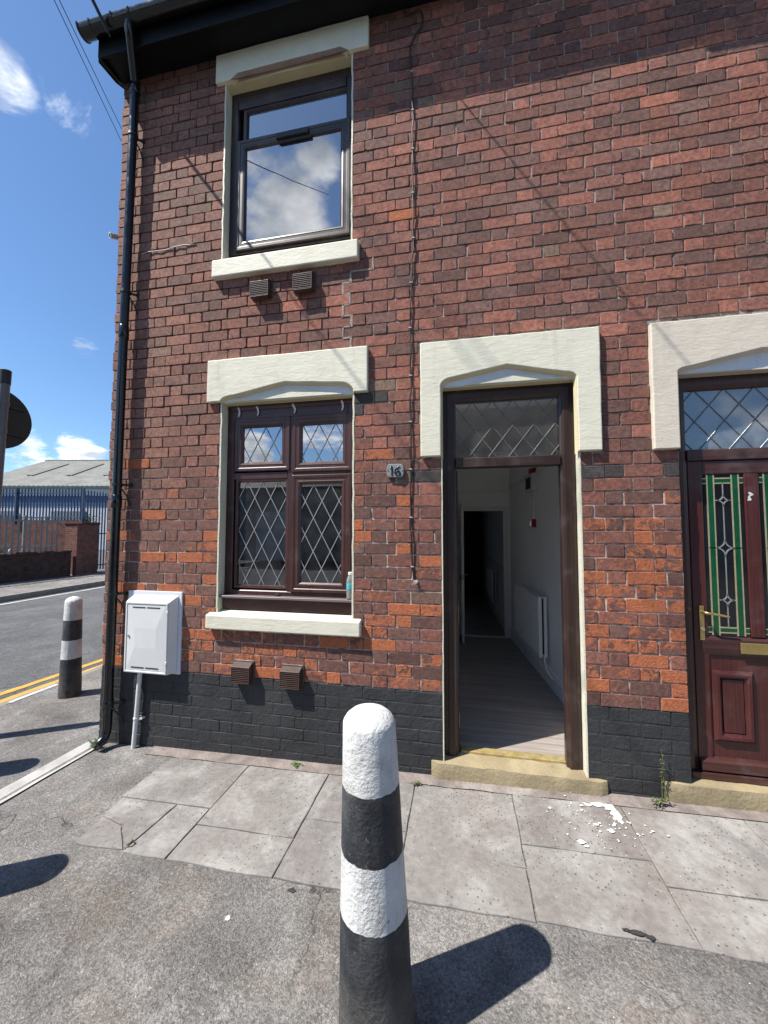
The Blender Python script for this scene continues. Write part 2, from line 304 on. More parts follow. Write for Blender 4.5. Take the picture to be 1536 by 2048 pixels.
MAT = dict(
    brick=mk_brick(), plinth=mk_plinth(), mortar=mk_mortar(),
    cream=mk_paint('cream_masonry_paint', (.635, .612, .495), (.47, .42, .30), .0038, .30),
    cream_y=mk_paint('yellow_cream_paint', (.56, .49, .31), (.36, .30, .20), .003, .35),  # yellower cream used on the chamfers and soffits
    pink=mk_paint('faded_pinkish_paint', (.585, .525, .435), (.42, .355, .28), .004, .45),
    grey_paint=mk_paint('pale_grey_paint', (.62, .64, .66), (.45, .42, .36), .003, .25),
    reveal=mk_paint('reveal_paint', (.60, .58, .46), (.36, .31, .22), .006, .35, (1, 1, 1)),
    upvc=mk_wood('mahogany_upvc', (.030, .0105, .0092), (.066, .0235, .0195), 70, 2.0, .36, .0004),
    upvc_x=mk_wood('mahogany_upvc_rail', (.030, .0105, .0092), (.066, .0235, .0195), 70, 2.0, .36, .0004, 'x'),
    upvc_d=mk_wood('dark_upvc', (.015, .0095, .0095), (.034, .022, .0215), 70, 2.0, .36, .0004), upvc_dx=mk_wood('dark_upvc_rail', (.015, .0095, .0095), (.034, .022, .0215), 70, 2.0, .36, .0004, 'x'),
    board=mk_wood('sun_bleached_upvc', (.11, .082, .082), (.19, .155, .155), 60, 3, .42, .0004, 'x'),
    doorframe=mk_wood('dark_stained_timber', (.019, .0085, .0065), (.036, .017, .012), 55, 2.5, .42, .0012, 'z', .35),
    maho=mk_wood('mahogany_door_skin', (.040, .0085, .0085), (.080, .020, .0175), 90, 1.6, .30, .0004),
    black_pl=plain('black_gloss_plastic', (.006, .007, .009), .2, .25, 6, .0003, 20, 0, .5, .06, (.03, .032, .035)),
    black_wood=plain('black_fascia_paint', (.0045, .005, .006), .5, .3, 6, .001, 40, 0, .18),
    iron=plain('black_painted_iron', (.011, .011, .012), .5, .3, 20, .0015, 90),
    white_pl=plain('white_plastic', (.60, .605, .60), .38, .04, 5, .0004, 40, 0, .5, .10, (.45, .44, .41)),
    white_bd=plain('white_backboard', (.62, .64, .70), .5, .04, 6),
    slot=plain('dark_slot', (.02, .02, .02), .8, .2, 9),
    vent=plain('brown_plastic', (.058, .034, .028), .5, .16, 18, .0008, 60, 0, .4, .35, (.20, .17, .15)),
    lead=plain('lead_came', (.34, .345, .345), .38, .22, 40, .0008, 120, .55),
    lead_d=plain('dull_lead_came', (.15, .155, .16), .45, .22, 40, .0008, 120, .5),
    came_gold=plain('pale_gilt_came', (.46, .40, .25), .35, .2, 40, .0006, 120, .5),
    bevel=plain('bevelled_glass_edge', (.17, .19, .19), .1, .3, 40, 0, 60, 0, .9),
    green=plain('green_leaded_glass', (.004, .062, .024), .10, .25, 9, .0012, 30, 0, .6),
    glass=mk_glass('window_glass', 4.4), glass_d=mk_glass('dark_window_glass', 2.2, (.62, .64, .63), 0, .06),
    glass_fan=mk_glass('fanlight_glass', 2.2, (.88, .9, .88), 0, .10),
    glass_frost=mk_glass('frosted_fanlight_glass', 2.6, (.85, .9, .9), .05, .35),
    brass=plain('brass', (.50, .38, .15), .3, .12, 20, .0004, 60, .85), bar_brass=plain('worn_brass_bar', (.36, .28, .12), .5, .35, 18, .001, 60, .35, .5, .5, (.42, .38, .3)),
    stone=plain('buff_painted_stone', (.27, .222, .135), .8, .25, 5, .005, 45, 0, .3, .6, (.15, .122, .08)),
    stone_top=plain('buff_stone_tread', (.27, .222, .14), .8, .2, 6, .004, 50, 0, .3, .5, (.33, .31, .27)),
    slab=mk_slab(),
    pave=mk_asphalt('pavement_macadam', (.144, .138, .131), (.218, .209, .199), 120, .0055, .5),
    road=mk_asphalt('road_asphalt', (.078, .080, .083), (.105, .107, .110), 85, .003, .12),
    wallstrip=plain('cement_fillet', (.185, .158, .145), .9, .4, 9, .008, 45, 0, .2, .75, (.30, .285, .265)),
    kerb=plain('kerb_stone', (.20, .19, .175), .9, .25, 6, .004, 60, 0, .2, .35, (.1, .09, .08)),
    channel=plain('worn_white_channel', (.36, .35, .335), .85, .3, 5, .003, 60, 0, .2, .65, (.13, .125, .12)),
    yellow=plain('yellow_road_paint', (.50, .27, .045), .75, .2, 9, .002, 80, 0, .3, .5, (.15, .11, .06)),
    white_line=plain('white_road_paint', (.42, .42, .40), .75, .2, 9, .002, 80, 0, .3, .4, (.15, .14, .13)),
    splash=plain('spilt_white_paint', (.72, .72, .70), .5, .05, 20),
    bol_w=mk_bollard('white_bollard_paint', (.56, .565, .555), .14, (.26, .245, .21)), bol_b=mk_bollard('black_bollard_paint', (.022, .0245, .029), .35, (.105, .108, .110)),
    steel=plain('grey_coated_steel', (.105, .112, .118), .45, .15, 8, .0006, 60, .2),
    sign_back=plain('dark_grey_sign_back', (.010, .030, .032), .45, .2, 6, 0, 60, .1),
    plaque=plain('slate_plaque', (.185, .205, .21), .6, .2, 25, .001, 90), ink=plain('black_enamel', (.006, .006, .006), .3, .1, 9),
    cable=plain('black_cable', (.008, .008, .009), .5, .1, 9), clip=plain('grey_cable_clip', (.42, .42, .41), .5, .1, 9),
    wallpaint=plain('white_emulsion', (.88, .885, .875), .8, .05, 2), gloss=plain('white_gloss_paint', (.78, .785, .78), .35, .05, 3),
    laminate=mk_wood('grey_laminate', (.20, .172, .157), (.37, .33, .305), 26, 1.1, .42, .0006, 'x'),
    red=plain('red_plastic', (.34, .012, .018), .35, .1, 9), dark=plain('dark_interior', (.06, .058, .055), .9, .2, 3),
    sky_backing=plain('painted_sky_reflection', (.66, .74, .75), .9, .12, 5),  # pale sky reflection put into the colour of the fanlight backing
    galv=plain('galvanised_palisade', (.18, .19, .195), .5, .2, 6, 0, 60, .3), blue=plain('blue_palisade_paint', (.036, .066, .13), .5, .25, 6),
    clad=plain('pale_cladding', (.50, .52, .55), .6, .1, 1.5), blue_clad=plain('blue_cladding', (.045, .085, .19), .6, .2, 2),
    roof=mk_roof('fibre_cement_roof'), rooflight=plain('dirty_rooflight', (.125, .115, .098), .6, .2, 2),
    far_brick=mk_far_brick('sooty_red_brick', (.17, .062, .046), (.11, .05, .04), (.14, .115, .10)),
    far_dark=mk_far_brick('sooty_dark_brick', (.07, .038, .032), (.045, .03, .027), (.06, .05, .045)),
    slate=plain('roof_slate', (.05, .05, .055), .6, .3, 9, .003, 40),
    leaf=plain('leaf', (.085, .16, .032), .5, .35, 40), leaf2=plain('dry_leaf', (.10, .125, .035), .55, .35, 40), stem=plain('stem', (.13, .15, .06), .6, .2, 30),
    rubble=plain('rubble', (.30, .29, .27), .9, .4, 6, .01, 20), litter=plain('litter', (.55, .54, .52), .7, .1, 20), brown_litter=plain('brown_litter', (.13, .085, .03), .7, .3, 40),
    ground=plain('distant_ground', (.10, .10, .095), .95, .2, .3), render=plain('grey_render', (.22, .21, .20), .9, .15, 1.2),
    cap=plain('bottle_cap', (.70, .72, .73), .4, .03, 9), label=plain('bottle_label', (.06, .36, .40), .4, .35, 60, 0, 60),
    water=None,
)
def mk_clear(name, col, rough=.03, refl=1.45):
    k = NT(name); fr = k.n('ShaderNodeFresnel'); fr.inputs[0].default_value = refl
    gl = k.n('ShaderNodeBsdfGlossy'); gl.inputs['Roughness'].default_value = rough; tr = k.n('ShaderNodeBsdfTransparent'); tr.inputs[0].default_value = (*col, 1)
    df = k.n('ShaderNodeBsdfDiffuse'); df.inputs[0].default_value = (.75, .8, .82, 1)
    m = k.n('ShaderNodeMixShader'); k.set(m.inputs[0], fr.outputs[0]); k.set(m.inputs[1], tr.outputs[0]); k.set(m.inputs[2], gl.outputs[0])
    m2 = k.n('ShaderNodeMixShader'); m2.inputs[0].default_value = .22; k.set(m2.inputs[1], m.outputs[0]); k.set(m2.inputs[2], df.outputs[0])
    k.t.links.new(m2.outputs[0], k.out.inputs[0]); return k.m
MAT['water'] = mk_clear('clear_bottle_plastic', (.80, .86, .88))

# ------------------------------------------------------------------ mesh helpers
ROOT = {}                                    # object name -> world position of its root (meshes are written in world coordinates)
class MB:
    def __init__(s): s.v, s.f, s.c = [], [], []
    def add(s, vs, fs, col=None):
        b = len(s.v); s.v += [tuple(p) for p in vs]; s.f += [tuple(i+b for i in f) for f in fs]
        if col is not None: s.c += [col]*len(vs)
        return s
    def box(s, x0, x1, y0, y1, z0, z1, jit=0):
        q = lambda: rnd.uniform(-jit, jit) if jit else 0
        vs = [(x+q(), y+q(), z+q()) for z in (z0, z1) for y in (y0, y1) for x in (x0, x1)]
        return s.add(vs, [(0, 2, 3, 1), (4, 5, 7, 6), (0, 1, 5, 4), (2, 6, 7, 3), (0, 4, 6, 2), (1, 3, 7, 5)])
    def obox(s, o, ax, ay, az):              # oriented box from a corner and three edge vectors
        o, ax, ay, az = map(Vector, (o, ax, ay, az))
        vs = [o+ax*i+ay*j+az*k for k in (0, 1) for j in (0, 1) for i in (0, 1)]
        return s.add(vs, [(0, 2, 3, 1), (4, 5, 7, 6), (0, 1, 5, 4), (2, 6, 7, 3), (0, 4, 6, 2), (1, 3, 7, 5)])
    def prism(s, poly, y0, y1):              # polygon in x,z (counter-clockwise seen from -Y), extruded along Y
        n = len(poly)
        vs = [(x, y0, z) for x, z in poly]+[(x, y1, z) for x, z in poly]
        fs = [tuple(range(n)), tuple(range(2*n-1, n-1, -1))]
        fs += [(i, i+n, (i+1) % n+n, (i+1) % n) for i in range(n)]
        return s.add(vs, fs)
    def extr(s, pts, d):                     # closed 3D polygon swept by d
        d = Vector(d); n = len(pts); pts = [Vector(p) for p in pts]
        vs = pts+[p+d for p in pts]
        fs = [tuple(range(n)), tuple(range(2*n-1, n-1, -1))]+[(i, i+n, (i+1) % n+n, (i+1) % n) for i in range(n)]
        return s.add(vs, fs)
    def tube(s, pts, r, n=10, cap=True):
        pts = [Vector(p) for p in pts]; rs = r if isinstance(r, (list, tuple)) else [r]*len(pts)
        b = len(s.v); up = None
        for i, p in enumerate(pts):
            t = (pts[min(i+1, len(pts)-1)]-pts[max(i-1, 0)]).normalized()
            if up is None: up = Vector((0, 0, 1)) if abs(t.z) < .9 else Vector((1, 0, 0))
            a = t.cross(up).normalized(); c = a.cross(t).normalized(); up = c
            s.v += [tuple(p+a*rs[i]*math.cos(2*math.pi*k/n)+c*rs[i]*math.sin(2*math.pi*k/n)) for k in range(n)]
        for i in range(len(pts)-1):
            s.f += [(b+i*n+k, b+i*n+(k+1) % n, b+(i+1)*n+(k+1) % n, b+(i+1)*n+k) for k in range(n)]
        if cap:
            s.f += [tuple(b+k for k in range(n))[::-1], tuple(b+(len(pts)-1)*n+k for k in range(n))]
        return s
    def lathe(s, prof, c, n=32, wob=0, lean=(0, 0)):
        b = len(s.v)
        for r, z in prof:
            for k in range(n):
                a = 2*math.pi*k/n
                q = 1+(wob*mnoise.noise(Vector((math.cos(a)*2, math.sin(a)*2, z*7))) if wob else 0)
                s.v.append((c[0]+r*q*math.cos(a)+lean[0]*z, c[1]+r*q*math.sin(a)+lean[1]*z, c[2]+z))
        for i in range(len(prof)-1):
            s.f += [(b+i*n+k, b+i*n+(k+1) % n, b+(i+1)*n+(k+1) % n, b+(i+1)*n+k) for k in range(n)]
        s.f += [tuple(b+k for k in range(n))[::-1], tuple(b+(len(prof)-1)*n+k for k in range(n))]
        return s
    def ring(s, x0, x1, z0, z1, prof):       # mitred rectangular frame; profile = (offset inwards, y)
        b = len(s.v); n = len(prof)
        for ix, iz, sx, sz in ((x0, z0, 1, 1), (x1, z0, -1, 1), (x1, z1, -1, -1), (x0, z1, 1, -1)):
            s.v += [(ix+sx*o, y, iz+sz*o) for o, y in prof]
        for k in range(4):
            for i in range(n):
                a, a2 = b+k*n+i, b+k*n+(i+1) % n; c, c2 = b+((k+1) % 4)*n+i, b+((k+1) % 4)*n+(i+1) % n
                s.f.append((a, c, c2, a2))
        return s
    def mesh(s, name, loc=(0, 0, 0)):
        me = bpy.data.meshes.new(name)
        me.from_pydata([(x-loc[0], y-loc[1], z-loc[2]) for x, y, z in s.v], [], s.f)
        if s.c:
            at = me.color_attributes.new('tint', 'FLOAT_COLOR', 'POINT')
            at.data.foreach_set('color', [q for c in s.c for q in c])
        me.update()
        return me
    def build(s, name, mat, parent=None, smooth=0, bevel=0, seg=2, fix=True, **tags):
        loc = ROOT.get(parent.name, (0, 0, 0)) if parent is not None else tags.pop('loc', (0, 0, 0))
        me = s.mesh(name, loc)
        if fix:
            bm = bmesh.new(); bm.from_mesh(me); bmesh.ops.recalc_face_normals(bm, faces=bm.faces); bm.to_mesh(me); bm.free()
        me.materials.append(MAT[mat] if isinstance(mat, str) else mat)
        if smooth:
            me.shade_smooth(); me.set_sharp_from_angle(angle=R(smooth))
        o = bpy.data.objects.new(name, me); COL.objects.link(o)
        if bevel:
            m = o.modifiers.new('bevel', 'BEVEL'); m.width = bevel; m.segments = seg; m.limit_method = 'ANGLE'; m.angle_limit = R(35)
        if parent is not None: o.parent = parent; ROOT[o.name] = loc
        else: o.location = loc; ROOT[o.name] = loc
        for a, b_ in tags.items(): o[a] = b_
        return o
def thing(name, label, cat, loc=(0, 0, 0), group=None):
    o = bpy.data.objects.new(name, None); COL.objects.link(o); o.location = loc; o['label'] = label; o['category'] = cat
    if group: o['group'] = group
    o.empty_display_size = .1
    ROOT[o.name] = tuple(loc); return o
def gz(x): return .0215+.0192*max(-3.0, min(x, 3.2))

# ------------------------------------------------------------------ ground, pavements and roads
def sheet(name, xs, ys, zf, mat, **t):
    m = MB(); n = len(ys)
    vs = [(x if not callable(x) else x(y), y, 0) for x in xs for y in ys]
    vs = [(x, y, zf(x, y)) for x, y, _ in vs]
    m.add(vs, [(i*n+j, (i+1)*n+j, (i+1)*n+j+1, i*n+j+1) for i in range(len(xs)-1) for j in range(n-1)])
    o = m.build(name, mat, None, **t)
    return o
roadz = lambda x, y: -.052-.0115*max(0, min(7.2, -4.5-x))
kx = lambda y: -11.66-.10*(y-5.1)                     # far kerb line
sheet('ground', [-900, 900], [-900, 900], lambda x, y: -.32, 'ground', kind='structure')
sheet('pavement', [-4.5, -3.0, -1, 1, 3.2, 30], [-3.6, -1.8, 0, 2], lambda x, y: gz(x), 'pave', kind='structure')
sheet('pavement', [-4.5, -2.9], [2, 12, 60], lambda x, y: gz(x), 'pave', kind='structure')
sheet('road', [kx, lambda y: kx(y)*.6-4.5*.4, -4.5], [-14, -3.6, 0, 3, 6, 9, 12, 20, 60], roadz, 'road', kind='structure')
sheet('road', [-4.5, 30], [-14, -3.72], lambda x, y: -.056, 'road', kind='structure')
sheet('far_pavement', [-15.6, lambda y: kx(y)-.125], [-14, 0, 3, 6, 9, 12, 20, 60], lambda x, y: .012, 'pave', kind='structure')
sheet('opposite_pavement', [-4.5, 30], [-17.5, -14.1], lambda x, y: .03, 'pave', kind='structure')
sheet('yard', [-60, -14.9], [3, 60], lambda x, y: -.03, 'road', kind='structure')
# kerbs
def kerb_line(p, z0, z1, w, L=.9, label=None):
    root = thing('kerb', label, 'kerb', (p[0][0], p[0][1], z0))
    for (xa, ya), (xb, yb) in zip(p[:-1], p[1:]):
        d = Vector((xb-xa, yb-ya, 0)); n = int(d.length/L); e = d.normalized(); nn = Vector((-e.y, e.x, 0))
        for i in range(n):
            m = MB(); q = Vector((xa, ya, z0))+e*(i*L+.004)
            m.obox(q, e*(L-.008), nn*w, (0, 0, z1-z0+rnd.uniform(-.004, .004))); m.build('kerb_stone', 'kerb', root, bevel=.012)
    return root
kerb_line([(kx(3), 3), (kx(16), 16)], -.2, .018, .125, .9, 'dark kerb of the far pavement below the sooty wall')
kerb_line([(-4.49, 8), (-4.49, -.9)], -.2, -.037, -.11, .9, 'nearly flush kerb beside the double yellow lines and far bollard')
kerb_line([(-2, -3.62), (4, -3.62)], -.2, .02, -.1, .9, 'kerb along the front edge of the pavement')
def strip(name, xa, xb, ys, zf, mat, label, cat, wig=.004):
    m = MB(); n = len(ys)
    vs = [(xa(y)+rnd.uniform(-wig, wig), y, zf(xa(y), y)) for y in ys]+[(xb(y)+rnd.uniform(-wig, wig), y, zf(xb(y), y)) for y in ys]
    m.add(vs, [(j, n+j, n+j+1, j+1) for j in range(n-1)])
    return m.build(name, mat, None, label=label, category=cat)
ysl = [-1.2+.12*i for i in range(140)]
up4 = lambda x, y: roadz(x, y)+.004
cl = lambda y: -4.885+.055*(y-.6)*(1 if y < 3 else 3/y)
strip('yellow_line', lambda y: cl(y)-.048, lambda y: cl(y)+.048, ysl, up4, 'yellow', 'outer yellow line of the pair, further from the striped bollard', 'road marking', .006)
strip('yellow_line', lambda y: cl(y)+.175, lambda y: cl(y)+.27, ysl, up4, 'yellow', 'inner yellow line of the pair, beside the white strip and kerb', 'road marking', .006)
strip('white_line', lambda y: -4.535, lambda y: -4.478, [.42, .55, .7, .9], lambda x, y: -.031, 'white_line', 'short white painted strip on the kerb by the far bollard', 'road marking')
strip('yellow_line', lambda y: kx(y)+.28, lambda y: kx(y)+.40, [1+.5*i for i in range(50)], up4, 'white_line', 'faded pale line along the foot of the far kerb', 'road marking', .01)

# flags: columns and the row where each one is split
cols = [(-2.175, -1.525, -.548), (-1.525, -.917, -.678), (-.917, -.312, -.527), (-.312, .306, -.655), (.306, .93, -.503), (.93, 1.568, -.64), (1.568, 2.2, -.45), (2.2, 2.85, -.6)]
flag_root = thing('flagstone_paving', 'grey concrete flags laid along the foot of the brick wall', 'paving', (-2.175, -.5, gz(-2.17)))
for i, (xa, xb, ym) in enumerate(cols):
    parts = [(ym, -.105), (-.925, ym)]
    for ya, yb in parts:
        g = .0032
        p = [(xa+g, ya+g), (xb-g, ya+g), (xb-g, yb-g), (xa+g, yb-g)]
        if i == 0 and ya < -.9: p[0] = (-2.11, ya+g)
        pieces = [p]
        if i == 0 and ya < -.9:              # the cracked flag: three pieces
            pieces = [[(-2.105, -.92), (-1.80, -.905), (-1.955, -.765), (-2.135, -.72)], [(-1.792, -.905), (-1.76, -.553), (-2.155, -.553), (-2.138, -.712), (-1.947, -.757)], [(-1.783, -.92), (-1.53, -.92), (-1.53, -.553), (-1.752, -.553)]]
        tilt = (rnd.uniform(-.004, .004), rnd.uniform(-.004, .004), rnd.uniform(.003, .0085))
        for q in pieces:
            qx = sum(a for a, b in q)/len(q); qy = sum(b for a, b in q)/len(q)
            pts = []
            for (ax, ay), (bx, by) in zip(q, q[1:]+q[:1]):
                for k in range(5):
                    f = k/5; j = .0025 if not (ay < -.9 and by < -.9) else .007
                    pts.append((ax+(bx-ax)*f+rnd.uniform(-j, j), ay+(by-ay)*f+rnd.uniform(-j, j)))
            top = [(a, b, gz(a)+tilt[2]+tilt[0]*(a-qx)+tilt[1]*(b-qy)) for a, b in pts]
            inn = [(qx+(a-qx)*.988, qy+(b-qy)*.988, z+.0028) for a, b, z in top]
            n = len(top); bot = [(a, b, z-.05) for a, b, z in top]
            m = MB(); m.add(bot+top+inn, [(k, (k+1) % n, n+(k+1) % n, n+k) for k in range(n)]+[(n+k, n+(k+1) % n, 2*n+(k+1) % n, 2*n+k) for k in range(n)]+[tuple(range(2*n, 3*n))])
            m.build('flagstone', 'slab', flag_root)
m = MB()
xs = [-2.42+.08*i for i in range(60)]
ye = [-.10+.012*mnoise.noise(Vector((q*6, 0, 0))) for q in xs]
for i_, x in enumerate(xs[:-1]):
    m.add([(x, ye[i_], gz(x)+.006), (x+.08, ye[i_+1], gz(x+.08)+.006), (x+.08, .02, gz(x+.08)+.014), (x, .02, gz(x)+.014)], [(0, 1, 2, 3)])
m.build('cement_fillet', 'wallstrip', flag_root)
# concave drainage channel from the downpipe across the pavement
m = MB(); pr = [(-3.03, .004), (-3.0, .006), (-2.965, -.001), (-2.925, -.006), (-2.885, -.001), (-2.865, .006)]
ych = [-3.4+.17*i for i in range(21)]
for i, y in enumerate(ych):
    for x, dz in pr: m.v.append((x+rnd.uniform(-.003, .003)+.02*y, y, gz(x)+.004+dz))
for i in range(20):
    for k in range(5):
        a = i*6+k; m.f.append((a, a+1, a+7, a+6))
m.build('drainage_channel', 'channel', None, smooth=40, label='whitened drain channel running from the downpipe across the pavement', category='drain channel')

# spilt paint on the flags by the step
ps = thing('paint_splash', 'splashed white paint on the flags beside the open doorstep', 'paint spill', (.78, -.25, gz(.78)))
def blob(x, y, r, el=1, n=11, m=None):
    one = m is None; m = m or MB(); a0 = rnd.uniform(0, 6.28)
    pts = [(x+math.cos(a)*r*rnd.uniform(.6, 1.25), y+math.sin(a)*r*el*rnd.uniform(.6, 1.25)) for a in [a0+2*math.pi*k/n for k in range(n)]]
    m.add([(p, q, gz(p)+.0165+rnd.uniform(0, .001)) for p, q in pts], [tuple(range(n))])
    if one: m.build('paint_patch', 'splash', ps, fix=False)
for x, y, r, el in ((.80, -.125, .05, .5), (.86, -.14, .05, .8), (.875, -.2, .035, 1.3), (.88, -.25, .018, 1.4), (.855, -.235, .014, 1.2), (.74, -.14, .028, .5), (.70, -.15, .013, .7), (.69, -.19, .011, .8), (.615, -.445, .026, .8), (.635, -.47, .014, .8), (.80, -.335, .024, .7), (.735, -.30, .02, .5), (.755, -.285, .012, .8), (.83, -.29, .011, 1), (.84, -.275, .009, 1), (.51, -.205, .012, .7), (.74, -.35, .008, 1), (.86, -.36, .006, 1), (1.02, -.30, .012, .5), (1.09, -.32, .009, .7), (1.0, -.26, .008, .5)):
    blob(x, y, r*.82, el)
m = MB()
for k in range(60):
    blob(rnd.gauss(.78, .13), rnd.gauss(-.25, .12), rnd.uniform(.002, .006), 1, 6, m)
m.build('paint_droplets', 'splash', ps, fix=False, kind='stuff')

# ------------------------------------------------------------------ the two houses
H1 = thing('terraced_house', 'red brick end terrace house with cream lintels, black plinth and open front door', 'house', (-1.0, 0, 0))
H2 = thing('terraced_house', 'red brick neighbouring house with closed mahogany door, green leaded glass and pinkish lintel', 'house', (1.7, 0, 0))
SPLIT, X0, X1, ZB, CH, ZTOP = 1.08, -2.95, 2.62, .586, .0864, 5.83
holes = [(-1.895, -.778, 1.0, 2.76), (-1.925, -.802, 3.84, 5.50), (-.132, .785, .0, 2.75), (1.37, 2.34, .0, 2.75),
         (-2.006, -.669, 2.742, 3.088), (-2.001, -.672, 5.486, 5.737), (-.277, .915, 2.236, 3.066), (1.217, 2.50, 2.228, 3.055),
         (-1.956, -.714, .948, 1.05), (-1.979, -.743, 3.77, 3.915), (-.21, .89, -.1, .13), (1.22, 2.5, -.1, .16)]
LEN, HED, J = .2256, .1040, .0088
PER = LEN+HED+2*J
bricks = []                                   # (x0,x1,z0,z1)
perp = {}
row = -9
while ZB+row*CH < ZTOP:
    z0 = ZB+row*CH+J/2+rnd.uniform(-.001, .001); z1 = ZB+(row+1)*CH-J/2+rnd.uniform(-.001, .001)
    x = X0-(0 if row % 2 == 0 else PER/2)+rnd.uniform(-.006, .006); cells = []
    drift = rnd.uniform(-.008, .008)
    while x < X1:
        for L in (LEN, HED):
            a, b = x, x+L+rnd.uniform(-.004, .004); cells.append([a, b]); x += L+J
    cells = [c for c in cells if c[1] > X0+.01]
    cells[0][0] = X0
    if row % 2:                               # header then queen closer at the corner
        e = cells[1][1]; cells[0] = [X0, X0+HED]; cells[1] = [X0+HED+J, X0+HED+J+.045]; cells.insert(2, [X0+HED+2*J+.045, e])
        if cells[2][1]-cells[2][0] < .05: cells[1][1] = cells[2][1]; del cells[2]
    zc = (z0+z1)/2
    for hx0, hx1, hz0, hz1 in holes:
        ov = min(z1, hz1)-max(z0, hz0)
        if ov < .45*(z1-z0): continue
        out = []
        for a, b in cells:
            if b <= hx0 or a >= hx1: out.append([a, b]); continue
            if a < hx0-.012: out.append([a, hx0-.003])
            if b > hx1+.012: out.append([hx1+.003, b])
        cells = out
    cells.sort(); i = 0
    while i < len(cells):                     # slivers join a neighbour
        a, b = cells[i]
        if b-a < .042:
            if i+1 < len(cells) and cells[i+1][0]-b < .02: cells[i+1][0] = a; del cells[i]; continue
            if i and a-cells[i-1][1] < .02: cells[i-1][1] = b; del cells[i]; continue
        i += 1
    perp[row] = [(a[1]+b[0])/2 for a, b in zip(cells[:-1], cells[1:]) if b[0]-a[1] < .03]
    bricks += [(a, b, z0, z1) for a, b in cells if z1 > -.06]
    row += 1

def brick_shape(m, p, q, z0, z1, plane, worn, col, y):
    """one brick: a back ring in the wall, an uneven arris and a face with slightly varying depth (48 triangles). plane(a, d, z) gives the point"""
    cz = (z0+z1)/2; j = .0016
    ch = [rnd.uniform(.002, .005)*(worn if rnd.random() < .17 else 1) for _ in range(4)]
    J_ = lambda: rnd.uniform(-j, j)
    o = [(p+ch[0], z0), ((p+q)/2+J_()*6, z0+J_()), (q-ch[1], z0), (q, z0+ch[1]*.8), (q, z1-ch[2]*.8), (q-ch[2], z1), ((p+q)/2+J_()*6, z1+J_()), (p+ch[3], z1), (p, z1-ch[3]*.8), (p, z0+ch[0]*.8)]
    o = [(a+J_(), b+J_()) for a, b in o]; n = len(o); cx = (p+q)/2; ins = rnd.uniform(.0016, .0036)
    inn = [(a+(ins if a < cx else -ins), b+(ins if b < cz else -ins)*.85) if abs(a-cx) > .01 else (a, b+(ins if b < cz else -ins)*.85) for a, b in o]
    ti, tj = rnd.uniform(-.006, .006), rnd.uniform(-.015, .015)
    dep = lambda a, b: y+ti*(a-cx)*3+tj*(b-cz)
    vs = [plane(a, .022, b) for a, b in o]+[plane(a, dep(a, b)+rnd.uniform(.0010, .0028), b) for a, b in o]+[plane(a, dep(a, b)+rnd.uniform(-.0004, .0006), b) for a, b in inn]
    fs = [(k, (k+1) % n, n+(k+1) % n, n+k) for k in range(n)]+[(n+k, n+(k+1) % n, 2*n+(k+1) % n, 2*n+k) for k in range(n)]+[tuple(range(2*n, 3*n))]
    m.add(vs, fs, col)
def tint_of(x, z):
    u = rnd.random(); v = rnd.uniform(.84, 1.18)
    g = max(0, min(1, (-1.2-x)/1.2))*.55
    if u < .46: c = (.192, .098, .083)
    elif u < .66: c = (.255, .120, .096)
    elif u < .83: c = (.158, .098, .089)
    elif u < .955: c = (.132, .080, .073)
    elif u < .968: c = (.185, .142, .115)
    elif u < .974 and z > 4.2: c = (.060, .062, .062)
    else: c = (.29, .13, .098)
    c = tuple(q*(1-g)+k*g for q, k in zip(c, (.205, .135, .115)))
    sp = rnd.uniform(0, .18)
    low = max(0, min(1, (2.35-z)/1.2))
    if low > 0:
        d = .30+.35*low
        c = tuple(q*(1-d*.75)+k*d*.75 for q, k in zip(c, (.108, .062, .056)))
        pr = .06+.42*low+(.22 if x > .75 and z < 1.95 else 0)-(.05 if x < -2.0 and z > 1.4 else 0)
        if rnd.random() < pr: sp = rnd.choice((rnd.uniform(.40, .62), rnd.uniform(.45, .70), rnd.uniform(.5, .72), rnd.uniform(.8, 1.0)))
        else: sp = rnd.uniform(.05, .30+.2*low)
    elif rnd.random() < .0015: sp = 1.0
    if z > 5.55 and x < -.3: v *= .6           # darker top rows below the eaves, left of the doorway
    for hx0, hx1, hz in ((-.132, -.277, 2.236), (.785, .915, 2.236), (1.217, 1.37, 2.228), (-.778, -.669, 2.742)):   # soot-blackened bricks under the lintel ends
        if min(hx0, hx1)-.12 < x < max(hx0, hx1)+.14 and hz-.19 < z < hz and rnd.random() < .75: c = (.052, .052, .055); sp = rnd.uniform(0, .35)
    up = 1+.03*max(0, min(1, (z-2.3)/.6))
    return (c[0]*v*1.06*up, c[1]*v*.92*up, c[2]*v*.82*up, sp)
front = lambda a, d, z: (a, d, z)
